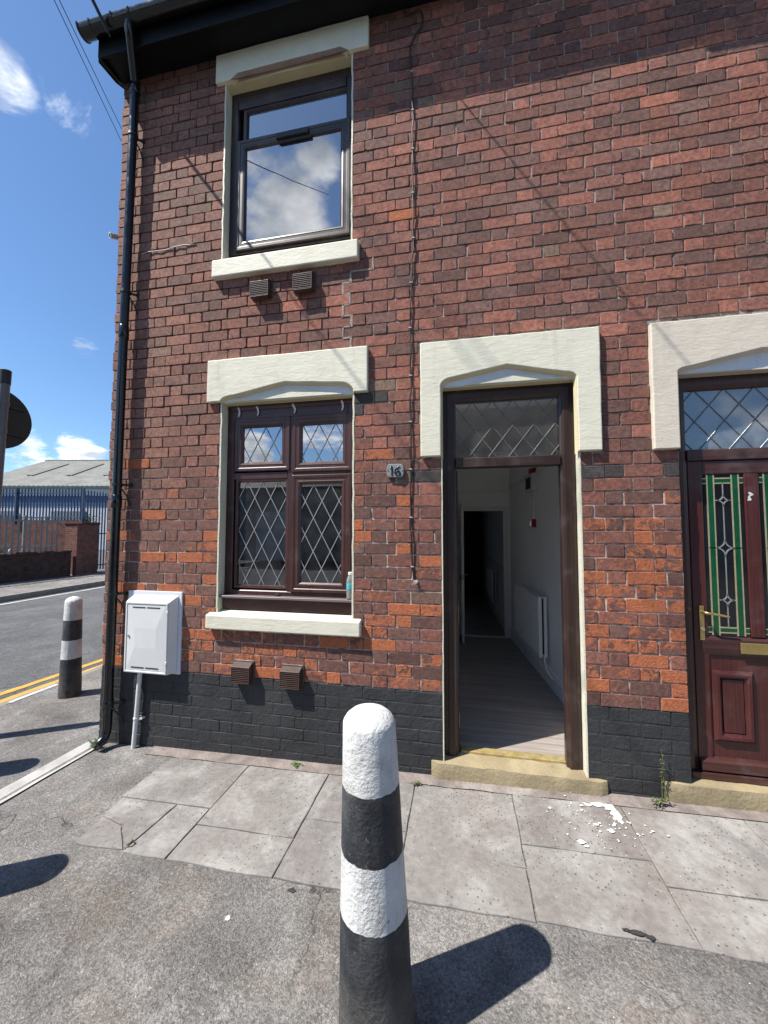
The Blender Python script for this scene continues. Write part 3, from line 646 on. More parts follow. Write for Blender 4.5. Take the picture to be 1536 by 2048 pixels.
def mortar_wall(x0, x1, y, zs, parent, name='front_wall'):
    xs = sorted({x0, x1}|{q for h in holes for q in (h[0], h[1]) if x0 < q < x1}); zz = sorted({zs[0], zs[1], ZB}|{q for h in holes for q in (h[2], h[3]) if zs[0] < q < zs[1]})
    def fine(q):
        out = []
        for a, b in zip(q[:-1], q[1:]):
            n = max(1, round((b-a)/.055)); out += [a+(b-a)*k/n for k in range(n)]
        return out+[q[-1]]
    xs, zz = fine(xs), fine(zz)
    def dep(x, z):
        if z < ZB-.01: return .0013+.0012*mnoise.noise(Vector((x*14, z*14, 3)))
        left = max(0, min(1, (-.9-x)/.8))*max(0, min(1, (z-2.2)/.6))
        return max(.0046, .0050+.0060*left+.0014*max(0, min(1, (z-1.9)/.6))+.0020*mnoise.noise(Vector((x*1.7, z*1.7, 1)))+.0014*mnoise.noise(Vector((x*11, z*11, 2))))
    m = MB(); mats = []; idx = {}
    def vid(i, j):
        if (i, j) not in idx:
            idx[(i, j)] = len(m.v); m.v.append((xs[i], y+dep(xs[i], zz[j]), zz[j]))
        return idx[(i, j)]
    for i in range(len(xs)-1):
        for j in range(len(zz)-1):
            px_, pz = (xs[i]+xs[i+1])/2, (zz[j]+zz[j+1])/2
            if any(h[0] < px_ < h[1] and h[2] < pz < h[3] for h in holes[:4]): continue
            m.f.append((vid(i, j), vid(i+1, j), vid(i+1, j+1), vid(i, j+1))); mats.append(1 if pz < ZB else 0)
    o = m.build(name, 'mortar', parent, fix=False)
    o.data.materials.append(MAT['plinth'])
    for p, k in zip(o.data.polygons, mats): p.material_index = k
    return o
for H, lo, hi in ((H1, X0, SPLIT), (H2, SPLIT, X1)):
    wall = mortar_wall(lo, hi, 0, (-.1, ZTOP), H)
    mine = [b for b in bricks if lo <= (b[0]+b[1])/2 < hi]
    def area(b):
        x, y, d = px(((b[0]+b[1])/2, 0, (b[2]+b[3])/2))
        return (b[1]-b[0])/d/d if 0 < x < 1536 and 0 < y < 2048 else -1
    ar = sorted(mine, key=area, reverse=True)
    single = {id(b) for b in ar[:298] if area(b) > 0}
    rest, rest_p = MB(), MB()
    for b in mine:
        x, z = (b[0]+b[1])/2, (b[2]+b[3])/2; pl = b[3] < ZB+.03
        col = tint_of(x, z); mm = MB() if id(b) in single else (rest_p if pl else rest)
        worn = 3.4 if z > 2.4 else 2.4
        corner = b[0] < X0+.01
        brick_shape(mm, b[0]-(rnd.uniform(-.006, .008) if corner else 0), b[1], b[2], b[3], front, worn, col, (rnd.uniform(-.0015, .001)-.0003 if pl else rnd.uniform(-.0035, .0015)))
        if id(b) in single: mm.build('brick', 'plinth' if pl else 'brick', wall)
    if rest.v: rest.build('brickwork', 'brick', wall, kind='stuff')
    if rest_p.v: rest_p.build('plinth_brickwork', 'plinth', wall, kind='stuff')
# widened pale repair joint stepping down from the upper sill
m = MB(); crack = [(3.93, -.727), (3.738, -.732), (3.70, -.80), (3.607, -.85), (3.506, -.822), (3.393, -.867), (3.237, -.831), (3.137, -.786), (3.09, -.786)]
def crx(z):
    for (za, xa), (zb, xb) in zip(crack[:-1], crack[1:]):
        if zb <= z <= za: return xa+(xb-xa)*(za-z)/(za-zb)
    return crack[-1][1]
prev = None
for rw in range(36, 28, -1):
    z0, z1 = ZB+rw*CH, ZB+(rw+1)*CH; t = crx((z0+z1)/2)
    c = min(perp[rw], key=lambda q: abs(q-t)); w = rnd.uniform(.005, .010)
    def quad(pts):
        pts = [(a+rnd.uniform(-.004, .004), -.0035, b+rnd.uniform(-.003, .003)) for a, b in pts]; n = len(pts)
        m.add(pts+[(a, .02, b) for a, _, b in pts], [tuple(range(n))]+[(k, (k+1) % n, n+(k+1) % n, n+k) for k in range(n)])
    quad([(c-w, z0-.006), (c+w, z0-.004), (c+w*.8, (z0+z1)/2), (c+w, z1+.005), (c-w, z1+.003), (c-w*1.2, (z0+z1)/2)])
    if prev is not None and .03 < abs(prev-c) < .22: quad([(min(c, prev), z1-.006), (max(c, prev), z1-.005), (max(c, prev), z1+.007), (min(c, prev), z1+.005)])
    prev = c
m.build('repair_mortar', plain('repair_mortar', (.30, .265, .23), .95, .25, 30, .006, 70), H1)
# side wall facing the street, returning from the corner
MB().box(X0+.0085, X0+.2, .0085, 9.0, -.1, ZTOP).build('side_wall_core', 'mortar', H1)
sm, smp = MB(), MB()
side = lambda a, d, z: (X0+d, a, z)
row = -9
while ZB+row*CH < ZTOP+.05:
    z0 = ZB+row*CH+J/2; z1 = z0+CH-J; y = (0.0 if row % 2 else -PER/2+.104)
    while y < 4.5:
        for L in (LEN, HED):
            if y+L > .12:
                pl = z1 < ZB+.03
                brick_shape(smp if pl else sm, max(y, .105), y+L, z0, z1, side, 4, tint_of(-2.6, (z0+z1)/2), rnd.uniform(-.005, .003))
            y += L+J
    row += 1
sm.build('side_brickwork', 'brick', H1, kind='stuff'); smp.build('side_plinth', 'plinth', H1, kind='stuff')
# roofs, backs and fascia
for H, lo, hi in ((H1, X0-.05, SPLIT), (H2, SPLIT, SPLIT+8)):
    MB().extr([(lo, -.245, 5.935), (lo, 4.6, 8.95), (lo, 9.4, 5.895), (lo, 9.4, 5.84), (lo, 4.6, 8.89), (lo, -.225, 5.90)], (hi-lo, 0, 0)).build('roof', 'slate', H)
MB().extr([(X0+.02, .02, ZTOP), (X0+.02, 9, ZTOP), (X0+.02, 4.6, 8.78)], (.2, 0, 0)).build('gable', 'far_brick', H1)
m = MB()
for b in ((X0+.02, -2.4, -.1, ZTOP), (-.4, SPLIT, -.1, ZTOP), (-2.4, -.4, -.1, .9), (-2.4, -.4, 2.6, ZTOP)): m.box(b[0], b[1], 8.8, 9.0, b[2], b[3])  # the gap is an added window, letting daylight towards the corridor
m.build('back_wall', 'far_brick', H1)
MB().box(SPLIT, 9, 8.8, 9.0, -.1, ZTOP).build('back_wall', 'far_brick', H2)
MB().box(X1, 9, -.001, .2, -.1, ZTOP).build('wall_beyond', 'far_brick', H2)
# boxed eaves: soffit board, fascia and the shaped gable end
for H, lo, hi in ((H1, X0-.03, SPLIT-.001), (H2, SPLIT+.001, 9)):
    MB().box(lo, hi, -.205, .0, 5.742, 5.762).build('soffit', 'black_wood', H)
    MB().box(lo, hi, -.225, -.206, 5.715, 5.93).build('fascia', 'black_wood', H, bevel=.003)
MB().extr([(X0-.036, -.226, 5.90), (X0-.036, -.226, 5.722), (X0-.036, -.205, 5.700), (X0-.036, -.04, 5.722), (X0-.036, .06, 5.765), (X0-.036, .06, 6.02)], (.034, 0, 0)).build('gable_box_end', 'black_wood', H1, bevel=.004)
MB().extr([(X0-.046, -.210, 5.695), (X0-.046, -.04, 5.714), (X0-.046, .09, 5.775), (X0-.046, .09, 5.80), (X0-.046, -.05, 5.742), (X0-.046, -.214, 5.722)], (.010, 0, 0)).build('barge_trim', 'black_wood', H1, bevel=.003)
# gutter: half round with a flat rim, unions and end cap
def gutter(H, xa, xb, c=(-.283, 5.895), name='gutter'):
    m = MB(); r = .060; n = 12
    prof = [(c[0]+r*math.cos(math.pi+math.pi*k/n), c[1]+r*math.sin(math.pi+math.pi*k/n)) for k in range(n+1)]
    inner = [(c[0]+(r-.005)*math.cos(2*math.pi-math.pi*k/n), c[1]+(r-.005)*math.sin(2*math.pi-math.pi*k/n)) for k in range(n+1)]
    m.extr([(xa, y, z) for y, z in prof+inner], (xb-xa, 0, 0))
    g = m.build(name, 'black_pl', H, smooth=35)
    def band(x, w, k):
        b = MB(); R_ = r+k
        p1 = [(c[0]+R_*math.cos(math.pi+math.pi*q/n), c[1]+.006+R_*math.sin(math.pi+math.pi*q/n)) for q in range(n+1)]
        p2 = [(c[0]+(r-.0)*math.cos(2*math.pi-math.pi*q/n), c[1]+.006+r*math.sin(2*math.pi-math.pi*q/n)) for q in range(n+1)]
        b.extr([(x, y, z) for y, z in p1+p2], (w, 0, 0)); return b
    return g, band
g1, band = gutter(H1, X0-.125, SPLIT)
for x, w, k in ((X0-.128, .012, .009), (X0-.015, .013, .007), (X0+.20, .014, .007), (X0+.36, .016, .008), (-1.9, .016, .007), (-.9, .05, .007), (.1, .016, .007)):
    band(x, w, k).build('gutter_union', 'black_pl', g1, smooth=35)
cap = MB(); cap.extr([(X0-.130, -.283+.066*math.cos(math.pi+math.pi*q/12), 5.901+.066*math.sin(math.pi+math.pi*q/12)) for q in range(13)], (.006, 0, 0)); cap.build('end_cap', 'black_pl', g1)
gutter(H2, SPLIT, 9, (-.300, 5.880))
# downpipe with swan neck, sockets, brackets and shoe
px0 = -2.815
def pxz(z): return -2.786-.0*z
YP = -.066
dp = MB(); dp.tube([(-2.618, -.283, 5.86), (-2.618, -.283, 5.785), (-2.632, -.255, 5.74), (-2.752, -.085, 5.635), (-2.762, YP, 5.60), (-2.764, YP, 5.5), (-2.792, YP, 3), (-2.806, YP, .14), (-2.807, YP-.005, .09), (-2.808, YP-.03, .045), (-2.810, YP-.085, .02)], .0345, 20)
dpo = dp.build('downpipe', 'black_pl', H1, smooth=50)
pxx = lambda z: -2.764-.0112*(5.5-z) if z > 3 else -2.792-.0049*(3-z)
for z in (5.58, 3.39, 1.95, .30):
    MB().tube([(pxx(z), YP, z+.05), (pxx(z), YP, z+.045), (pxx(z), YP, z-.05), (pxx(z), YP, z-.055)], [.036, .0395, .0395, .036], 20).build('pipe_socket', 'black_pl', dpo, smooth=50)
for z in (5.142, 3.74, 2.09, 1.19, .31):
    b = MB(); b.tube([(pxx(z), YP, z+.012), (pxx(z), YP, z-.012)], .040, 20)
    b.obox((-2.775, YP+.01, z-.01), (.055, .055, 0), (-.004, .004, 0), (0, 0, .02)); b.obox((-2.73, -.012, z-.014), (.022, 0, 0), (0, .012, 0), (0, 0, .028))
    b.tube([(-2.775, YP-.01, z-.01), (-2.745, YP+.005, z-.05), (-2.725, YP+.03, z-.10), (-2.72, -.004, z-.17)], .006, 6)
    b.build('pipe_bracket', 'iron', dpo, smooth=40)

# ---------------- lintels, sills, reveals
def arch(x0, xs0, xa, za, xs1, x1, zs, lift=.55):
    """underside from left spring to right spring: ogee shoulder, slope to the apex and back"""
    pts = [(x0, zs)]
    for k in range(1, 7):
        a = math.pi/2*k/6; pts.append((x0+(xs0[0]-x0)*(1-math.cos(a)), zs+(xs0[1]-zs)*math.sin(a)))
    pts.append((xa, za)); q = []
    for k in range(1, 7):
        a = math.pi/2*k/6; q.append((x1+(xs1[0]-x1)*(1-math.cos(a)), zs+(xs1[1]-zs)*math.sin(a)))
    return pts+q[::-1]+[(x1, zs)]
def rough_poly(poly, step=.09, j=.0018):
    out = []
    for (ax, az), (bx, bz) in zip(poly, poly[1:]+poly[:1]):
        n = max(1, int(math.hypot(bx-ax, bz-az)/step))
        for k in range(n):
            f = k/n; out.append((ax+(bx-ax)*f+(rnd.uniform(-j, j) if k else 0), az+(bz-az)*f+(rnd.uniform(-j, j) if k else 0)))
    return out
def lintel(H, outer_top, outer_l, outer_r, legs_z, arc, back, mat, mat2, y=-.034, face=True):
    xa, xb = outer_l, outer_r
    poly = [(xa, outer_top), (xa, legs_z)]+arc+[(xb, legs_z), (xb, outer_top)]
    l = MB().prism(rough_poly(poly), y, .012).build('lintel', mat, H, bevel=.007, seg=2)
    # chamfer band that follows the arch
    n = len(arc); m = MB()
    inn = [(a, z-.0) for a, z in arc]
    cx = sum(a for a, _ in arc)/n
    vs = [(a, y+.004, z+.001) for a, z in arc]+[(a+(.013 if a < cx-.02 else -.013 if a > cx+.02 else 0), .006, z-.017) for a, z in arc]
    m.add(vs, [(k, k+1, n+k+1, n+k) for k in range(n-1)]); m.build('arch_chamfer', mat2, l, fix=False)
    bx0, bx1, bz0, bz1 = back
    MB().box(bx0, bx1, .004, .10, bz0, bz1).build('tympanum', 'grey_paint' if face else mat2, l)
    MB().box(bx0, bx1, .0025, .10, bz0-.008, bz0-.0005).build('lintel_soffit', mat2, l)
    return l
A1 = arch(-1.882, (-1.76, 2.787), -1.335, 2.862, (-.90, 2.826), -.775, 2.744)
L1 = lintel(H1, 3.088, -2.006, -.669, 2.742, A1, (-1.884, -.779, 2.742, 2.95), 'cream', 'cream_y')
MB().extr([(-1.80, -.006, 2.744), (-.86, -.006, 2.744), (-1.28, -.006, 2.822)], (0, .012, 0)).build('raised_triangle', 'cream', L1, bevel=.003)
A2 = arch(-.132, (-.045, 2.796), .322, 2.858, (.70, 2.776), .768, 2.735)
L2 = lintel(H1, 3.068, -.277, .915, 2.236, [(-.132, 2.236)]+A2+[(.768, 2.236)], (-.13, .783, 2.742, 2.95), 'cream', 'cream_y')
MB().extr([(.03, -.006, 2.744), (.70, -.006, 2.744), (.40, -.006, 2.80)], (0, .012, 0)).build('raised_triangle', 'cream', L2, bevel=.003)
A3 = arch(1.366, (1.42, 2.748), 1.83, 2.832, (2.22, 2.79), 2.34, 2.72)
L3 = lintel(H2, 3.055, 1.217, 2.50, 2.228, [(1.366, 2.228)]+A3+[(2.34, 2.228)], (1.37, 2.34, 2.722, 2.92), 'pink', 'pink')
A4 = [(-1.86, 5.487), (-1.795, 5.535), (-.90, 5.535), (-.835, 5.487)]
L4 = lintel(H1, 5.737, -2.001, -.672, 5.486, A4, (-1.92, -.805, 5.488, 5.60), 'cream', 'cream_y', -.030, False)
MB().extr([(-1.86, -.028, 5.4875), (-1.80, -.026, 5.533), (-.90, -.026, 5.533), (-.835, -.028, 5.4875), (-.9, .002, 5.4885), (-1.8, .002, 5.4885)][:4]+[(-.92, .003, 5.512), (-1.78, .003, 5.512)], (0, .002, 0)).build('shaded_dirty_undercut', plain('shaded_dirty_pink_paint', (.25, .165, .125), .8, .25, 8, .003, 40), L4)  # brown mixes dirty paint with the shade of the recess
def sill(H, x0, x1, zt, zb, yb, zr, cracks=()):
    m = MB(); n = 16
    prof = [(-.052, zb), (-.052, zt), (yb, zr), (yb, zb)]
    m.extr([(x0, y, z) for y, z in prof], (x1-x0, 0, 0))
    return m.build('window_sill', 'cream', H, bevel=.009, seg=3)
sill(H1, -1.956, -.714, 1.055, .947, .088, 1.085)
sill(H1, -1.979, -.743, 3.915, 3.772, .088, 3.945)
for (x0, x1, z0, z1) in ((-1.895, -.778, 1.06, 2.744), (-1.925, -.802, 3.93, 5.488)):
    for xa, xb in ((x0-.002, x0+.011), (x1-.011, x1+.002)):
        m = MB(); zs = [z0+(z1-z0)*k/22 for k in range(23)]; vs = []
        for z in zs:
            j = rnd.uniform(-.003, .003); vs += [(xa+j, -.002, z), (xb+j, -.002, z), (xb, .10, z), (xa, .10, z)]
        m.add(vs, [(4*k+a, 4*k+(a+1) % 4, 4*k+4+(a+1) % 4, 4*k+4+a) for k in range(22) for a in range(4)])
        m.build('window_reveal', 'reveal', H1)
for xa, xb, H in ((-.133, -.125, H1), (.777, .788, H1)):
    m = MB(); zs = [.12+(2.74-.12)*k/34 for k in range(35)]; vs = []
    for z in zs:
        j = rnd.uniform(-.002, .002); vs += [(xa+j, -.001, z), (xb+j*.5, -.001, z), (xb, .12, z), (xa, .12, z)]
    m.add(vs, [(4*k+a, 4*k+(a+1) % 4, 4*k+4+(a+1) % 4, 4*k+4+a) for k in range(34) for a in range(4)])
    m.build('door_reveal', 'cream' if xa > 0 else 'reveal', H)

# ---------------- windows
def lattice(x0, x1, z0, z1, w, h, ox, oz, y, mat, parent, wd=.0075):
    m = MB(); s = h/w
    for sg in (1, -1):
        k0 = -60
        for k in range(-60, 61):
            c = (oz-sg*s*ox)+k*h                       # z = sg*s*x + c
            p = []
            for x in (x0, x1):
                z = sg*s*x+c
                if z0-1e-6 <= z <= z1+1e-6: p.append((x, z))
            for z in (z0, z1):
                x = (z-c)/(sg*s)
                if x0 < x < x1: p.append((x, z))
            if len(p) < 2: continue
            p.sort(); (ax, az), (bx, bz) = p[0], p[-1]
            if math.hypot(bx-ax, bz-az) < .015: continue
            d = Vector((bx-ax, 0, bz-az)).normalized(); nn = Vector((-d.z, 0, d.x))*wd/2
            yy = y-(.0004 if sg > 0 else 0)
            A, B = Vector((ax, yy, az)), Vector((bx, yy, bz))
            top = [A-nn*.45+Vector((0, -.0022, 0)), A+nn*.45+Vector((0, -.0022, 0)), B+nn*.45+Vector((0, -.0022, 0)), B-nn*.45+Vector((0, -.0022, 0))]
            low = [A-nn, A+nn, B+nn, B-nn]
            m.add(top+low, [(0, 1, 2, 3), (0, 4, 5, 1), (1, 5, 6, 2), (2, 6, 7, 3), (3, 7, 4, 0)])
    return m.build('lead_lattice', mat, parent)
def pane(x0, x1, z0, z1, y, mat, parent, tilt=0.0):
    return MB().add([(x0, y, z0), (x1, y, z0), (x1, y+tilt, z1), (x0, y+tilt, z1)], [(0, 1, 2, 3)]).build('pane', mat, parent, fix=False)
def prof(w, yf, yb): return [(0, yb), (0, yf+.007), (.006, yf), (w*.34, yf+.001), (w*.40, yf+.005), (w*.62, yf+.005), (w*.70, yf+.003), (w*.84, yf+.006), (w, yf+.019), (w, yb)]
F1 = .066                                    # front plane of the casements
def rails(m, *bx):
    for b in bx: m.box(*b)
    return m
# ground-floor window
fm = MB(); fm.ring(-1.884, -.789, 1.17, 2.741, [(0, .15), (0, .082), (.004, .078), (.058, .078), (.066, .086), (.066, .15)])
w1 = fm.build('window', 'upvc', H1, bevel=.0015)
MB().box(-1.818, -.855, .080, .15, 2.62, 2.69).build('head_board', 'upvc_x', w1, bevel=.003)
MB().box(-1.872, -.80, .070, .082, 2.693, 2.735).build('head_trim', 'upvc_x', w1, bevel=.003)
MB().box(-1.345, -1.290, .077, .15, 1.236, 2.62).build('mullion', 'upvc', w1, bevel=.004)
MB().box(-1.818, -1.346, .079, .15, 2.125, 2.178).build('transom', 'upvc_x', w1, bevel=.004)
MB().box(-1.289, -.855, .079, .15, 2.150, 2.172).build('transom', 'upvc_x', w1, bevel=.004)
def casement(par, x0, x1, z0, z1, p, lat, mat='glass', yf=F1, leadm='lead'):
    w = p[0]-x0
    c = MB().ring(x0, x1, z0, z1, prof(w, yf, .12)).build('casement', 'upvc', par, bevel=.0012)
    pane(x0+w-.004, x1-w+.004, z0+w-.004, z1-w+.004, yf+.024, mat, c)
    if lat: lattice(x0+w, x1-w, z0+w, z1-w, *lat, yf+.0225, leadm, c)
    return c
casement(w1, -1.812, -1.326, 2.188, 2.622, (-1.736,), (.138, .255, -1.545, 2.548), 'glass', F1, 'lead_d')
casement(w1, -1.306, -.812, 2.170, 2.622, (-1.226,), (.138, .255, -1.09, 2.55), 'glass', F1, 'lead_d')
casement(w1, -1.306, -.822, 1.230, 2.150, (-1.228,), (.139, .262, -1.128, 2.07), 'glass_d')
fx = MB().ring(-1.800, -1.338, 1.250, 2.128, [(0, .12), (0, .082), (.022, .084), (.026, .098), (.026, .12)]).build('glazing_bead', 'upvc', w1, bevel=.001)
pane(-1.776, -1.362, 1.274, 2.104, .100, 'glass_d', fx); lattice(-1.774, -1.364, 1.276, 2.102, .139, .262, -1.568, 2.108, .098, 'lead', fx)
wb = MB().box(-1.894, -.78, .012, .13, 1.178, 1.197).build('window_board', 'board', w1, bevel=.004, seg=3)
MB().box(-1.868, -.782, .045, .10, 1.088, 1.176).build('board_apron', 'upvc_x', w1, bevel=.002)
MB().box(-1.43, -1.395, .060, .077, 1.199, 1.214).build('drain_cap', 'iron', w1, bevel=.003)
# strips of torn tape on the head
for x, dx in ((-1.778, 0), (-1.613, .004), (-1.302, .012), (-.893, 0)):
    m = MB(); pts = [(x, 2.722), (x+.010+dx*.4, 2.70), (x+.014+dx, 2.672), (x+.004+dx, 2.645), (x-.010+dx, 2.642), (x-.002+dx, 2.67), (x-.006, 2.70), (x-.014, 2.715)]
    m.add([(a, .064+(2.72-b)*.1+rnd.uniform(-.002, .002), b) for a, b in pts], [tuple(range(8))])
    m.build('torn_tape', 'litter', w1, fix=False)
# upper window
fm = MB(); fm.ring(-1.915, -.812, 4.035, 5.486, [(0, .15), (0, .082), (.004, .078), (.062, .078), (.07, .088), (.07, .15)])
w2 = fm.build('window', 'upvc_d', H1, bevel=.0015)
MB().box(-1.845, -.882, .076, .15, 5.33, 5.416).build('head_board', 'upvc_dx', w2, bevel=.003)
MB().box(-1.845, -.882, .080, .15, 5.02, 5.045).build('transom', 'upvc_dx', w2, bevel=.003)
fx = MB().ring(-1.80, -.838, 5.03, 5.345, [(0, .12), (0, .084), (.026, .086), (.040, .102), (.040, .12)]).build('glazing_bead', 'upvc_d', w2, bevel=.001)
pane(-1.764, -.874, 5.066, 5.309, .104, 'glass', fx, .002)
sash = MB().ring(-1.842, -.838, 4.055, 5.030, prof(.086, .056, .12)).build('casement', 'upvc_d', w2, bevel=.0012)
pane(-1.76, -.92, 4.138, 4.948, .082, 'glass', sash, -.004)
MB().ring(-1.752, -.928, 4.146, 4.940, [(0, .0845), (0, .0835), (.016, .0835), (.016, .0845)]).build('spacer_bar', 'lead', sash)
MB().box(-1.476, -1.19, .040, .062, 4.962, 5.004).build('trickle_vent', 'iron', w2, bevel=.004)
MB().box(-1.45, -1.17, .058, .076, 4.935, 4.955).build('vent_canopy', 'iron', w2, bevel=.003)
# rooms behind the glass
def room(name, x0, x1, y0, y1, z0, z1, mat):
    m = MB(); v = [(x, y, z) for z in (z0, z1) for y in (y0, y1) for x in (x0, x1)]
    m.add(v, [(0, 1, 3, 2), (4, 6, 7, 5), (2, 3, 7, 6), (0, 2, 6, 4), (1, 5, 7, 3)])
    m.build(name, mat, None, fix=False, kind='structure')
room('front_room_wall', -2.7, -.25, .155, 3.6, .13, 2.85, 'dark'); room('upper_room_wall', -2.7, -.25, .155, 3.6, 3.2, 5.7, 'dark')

# ---------------- open doorway of the end house
fr = MB(); P = [(0, .135), (0, .066), (.030, .066), (.036, .060), (.082, .060), (.094, .074), (.108, .082), (.108, .135)]
fr.ring(-.122, .772, -.10, 2.742, [(o*.86, y) for o, y in P])
df = fr.build('door_frame', 'doorframe', H1, bevel=.002)
MB().box(-.029, .679, .064, .135, 2.164, 2.236).build('transom', 'doorframe', df, bevel=.006)
MB().box(-.029, .679, .084, .11, 2.166, 2.172).build('draught_strip', 'iron', df)
pane(-.031, .681, 2.234, 2.650, .098, 'glass_fan', df); lattice(-.029, .679, 2.236, 2.648, .142, .186, .088, 2.65, .096, 'lead_d', df, .0065)
MB().box(-.012, .690, .105, .175, .128, .158).build('threshold_bar', 'bar_brass', df, bevel=.004)
MB().box(-.064, -.022, .145, .96, .16, 2.155).build('front_door', 'doorframe', H1, bevel=.003)
m = MB(); m.box(-.0215, -.0195, .150, .178, 1.02, 1.18); m.box(-.0215, -.0195, .150, .178, 1.98, 2.08); m.box(-.0215, -.0195, .150, .178, .3, .4); m.build('door_hinges', 'brass', df)
st = MB(); nx = 26
prof_s = [(-.034, gz(0)-.06), (-.034, .095), (-.026, .128), (.02, .134), (.11, .142), (.11, -.02)]
for i in range(nx+1):
    f = i/nx; x = -.212+(.895+.212)*f
    for y, z in prof_s: st.v.append((x, y+(rnd.uniform(-.004, .004) if y < 0 else 0)+(.02 if i in (0, nx) and y < 0 else 0), z+(.018*f if z < .1 and z < .05 else .0)+rnd.uniform(-.0025, .0025)))
for i in range(nx):
    for k in range(6): st.f.append((i*6+k, i*6+(k+1) % 6, i*6+6+(k+1) % 6, i*6+6+k))
st.f += [tuple(range(6)), tuple(nx*6+k for k in range(6))]
st.build('doorstep', 'stone', H1, smooth=30)
st = MB()
prof_s = [(-.022, .0), (-.026, .125), (-.018, .166), (.03, .172), (.13, .176), (.13, 0)]
for i in range(nx+1):
    f = i/nx; x = 1.222+1.15*f
    for y, z in prof_s: st.v.append((x, y+(rnd.uniform(-.004, .004) if y < 0 else 0)+(.015 if i == 0 and y < 0 else 0), z+rnd.uniform(-.003, .003)))
for i in range(nx):
    for k in range(6): st.f.append((i*6+k, i*6+(k+1) % 6, i*6+6+(k+1) % 6, i*6+6+k))
st.f += [tuple(range(6)), tuple(nx*6+k for k in range(6))]
st.build('doorstep', 'stone', H2, smooth=30)

# ---------------- hall seen through the door
T = Vector((-.09, .996, 0)); N = Vector((-.996, -.09, 0)); O = Vector((1.013, .14, 0))
def hp(s, d, z): q = O+T*s+N*d; return (q.x, q.y, z)
FZ = .132
m = MB(); m.add([(-.12, .135, FZ), (1.1, .135, FZ), (1.1, 7.5, FZ), (-.12, 7.5, FZ)], [(0, 1, 2, 3)]); m.build('hall_floor', 'laminate', None, fix=False, kind='structure')
m = MB(); m.add([(-.16, .12, 2.92), (1.1, .12, 2.92), (1.1, 7.5, 2.92), (-.16, 7.5, 2.92)], [(0, 1, 2, 3)]); m.build('hall_ceiling', 'wallpaint', None, fix=False, kind='structure')
HW = thing('hall_wall', 'white painted right wall of the hall with skirting', 'wall', hp(0, 0, FZ))
MB().extr([hp(0, 0, FZ), hp(3.18, 0, FZ), hp(3.18, 0, 2.92), hp(0, 0, 2.92)], N*-.05).build('plaster', 'wallpaint', HW)
MB().extr([hp(.02, .0, FZ+.001), hp(.02, .022, FZ+.001), hp(.02, .022, FZ+.13), hp(.02, .012, FZ+.165), hp(.02, 0, FZ+.17)], T*3.12).build('skirting_board', 'gloss', HW, bevel=.002)
MB().extr([hp(1.0, 0, 2.36), hp(1.0, .02, 2.36), hp(1.0, .02, 2.39), hp(1.0, 0, 2.39)], T*2.15).build('cable_trunking', 'gloss', HW)
LW = thing('hall_wall', 'white painted left wall of the hall behind the open door', 'wall', (-.12, .2, FZ))
m = MB(); m.box(-.17, -.12, .15, 3.9, FZ, 2.92); m.box(-.17, -.12, 5.6, 7.5, FZ, 2.92); m.box(-.17, -.12, 3.9, 5.6, 2.3, 2.92); m.build('plaster', 'wallpaint', LW)  # unseen opening added to pass daylight into the corridor
m = MB(); m.add([(-2.9, 3.7, FZ), (-.17, 3.7, FZ), (-.17, 8.8, FZ), (-2.9, 8.8, FZ)], [(0, 1, 2, 3)]); m.build('added_back_room_floor', 'laminate', None, fix=False, kind='structure')  # unseen back room, added to carry daylight to the corridor
m = MB(); m.add([(-2.9, 3.65, FZ), (-.17, 3.65, FZ), (-.17, 3.65, 2.92), (-2.9, 3.65, 2.92), (-2.9, 8.8, FZ), (-2.9, 8.8, 2.92), (-.17, 8.8, 2.92)], [(0, 1, 2, 3), (0, 3, 5, 4), (3, 2, 6, 5)]); m.build('added_back_room_wall', 'wallpaint', None, fix=False, kind='structure')  # walls and ceiling of the added back room
MB().box(.79, 1.1, .125, .14, FZ, 2.92).build('return', 'wallpaint', HW)
PT = thing('partition_wall', 'white partition with framed doorway at the end of the hall', 'partition', (.3, 3.3, FZ))
MB().box(-.119, .76, 3.30, 3.38, 2.085, 2.919).build('panel', 'wallpaint', PT)
MB().box(-.119, .015, 3.30, 3.38, FZ, 2.084).build('panel', 'wallpaint', PT)
MB().box(.675, .76, 3.30, 3.38, FZ, 2.084).build('panel', 'wallpaint', PT)
MB().box(.02, .71, 3.278, 3.299, 2.02, 2.085).build('architrave', 'gloss', PT, bevel=.004)
MB().box(.625, .69, 3.278, 3.299, FZ, 2.019).build('architrave', 'gloss', PT, bevel=.004)
MB().box(-.119, .72, 3.284, 3.2995, 2.31, 2.325).build('picture_rail', 'gloss', PT)
MB().box(.03, .67, 3.262, 3.32, FZ, FZ+.012).build('threshold_strip', 'gloss', PT, bevel=.003)
idr = thing('internal_door', 'white internal door standing open edge on inside the hall', 'door', (.03, 2.9, FZ))
MB().box(.005, .042, 2.86, 3.26, FZ+.006, 2.05).build('leaf', 'gloss', idr, bevel=.002)
m = MB(); m.box(.012, .036, 2.856, 2.861, 1.02, 1.10); m.tube([(.03, 2.90, 1.09), (.085, 2.90, 1.09), (.09, 2.94, 1.09), (.09, 3.0, 1.09)], .008, 8); m.build('lever_handle', 'lead', idr, smooth=40)
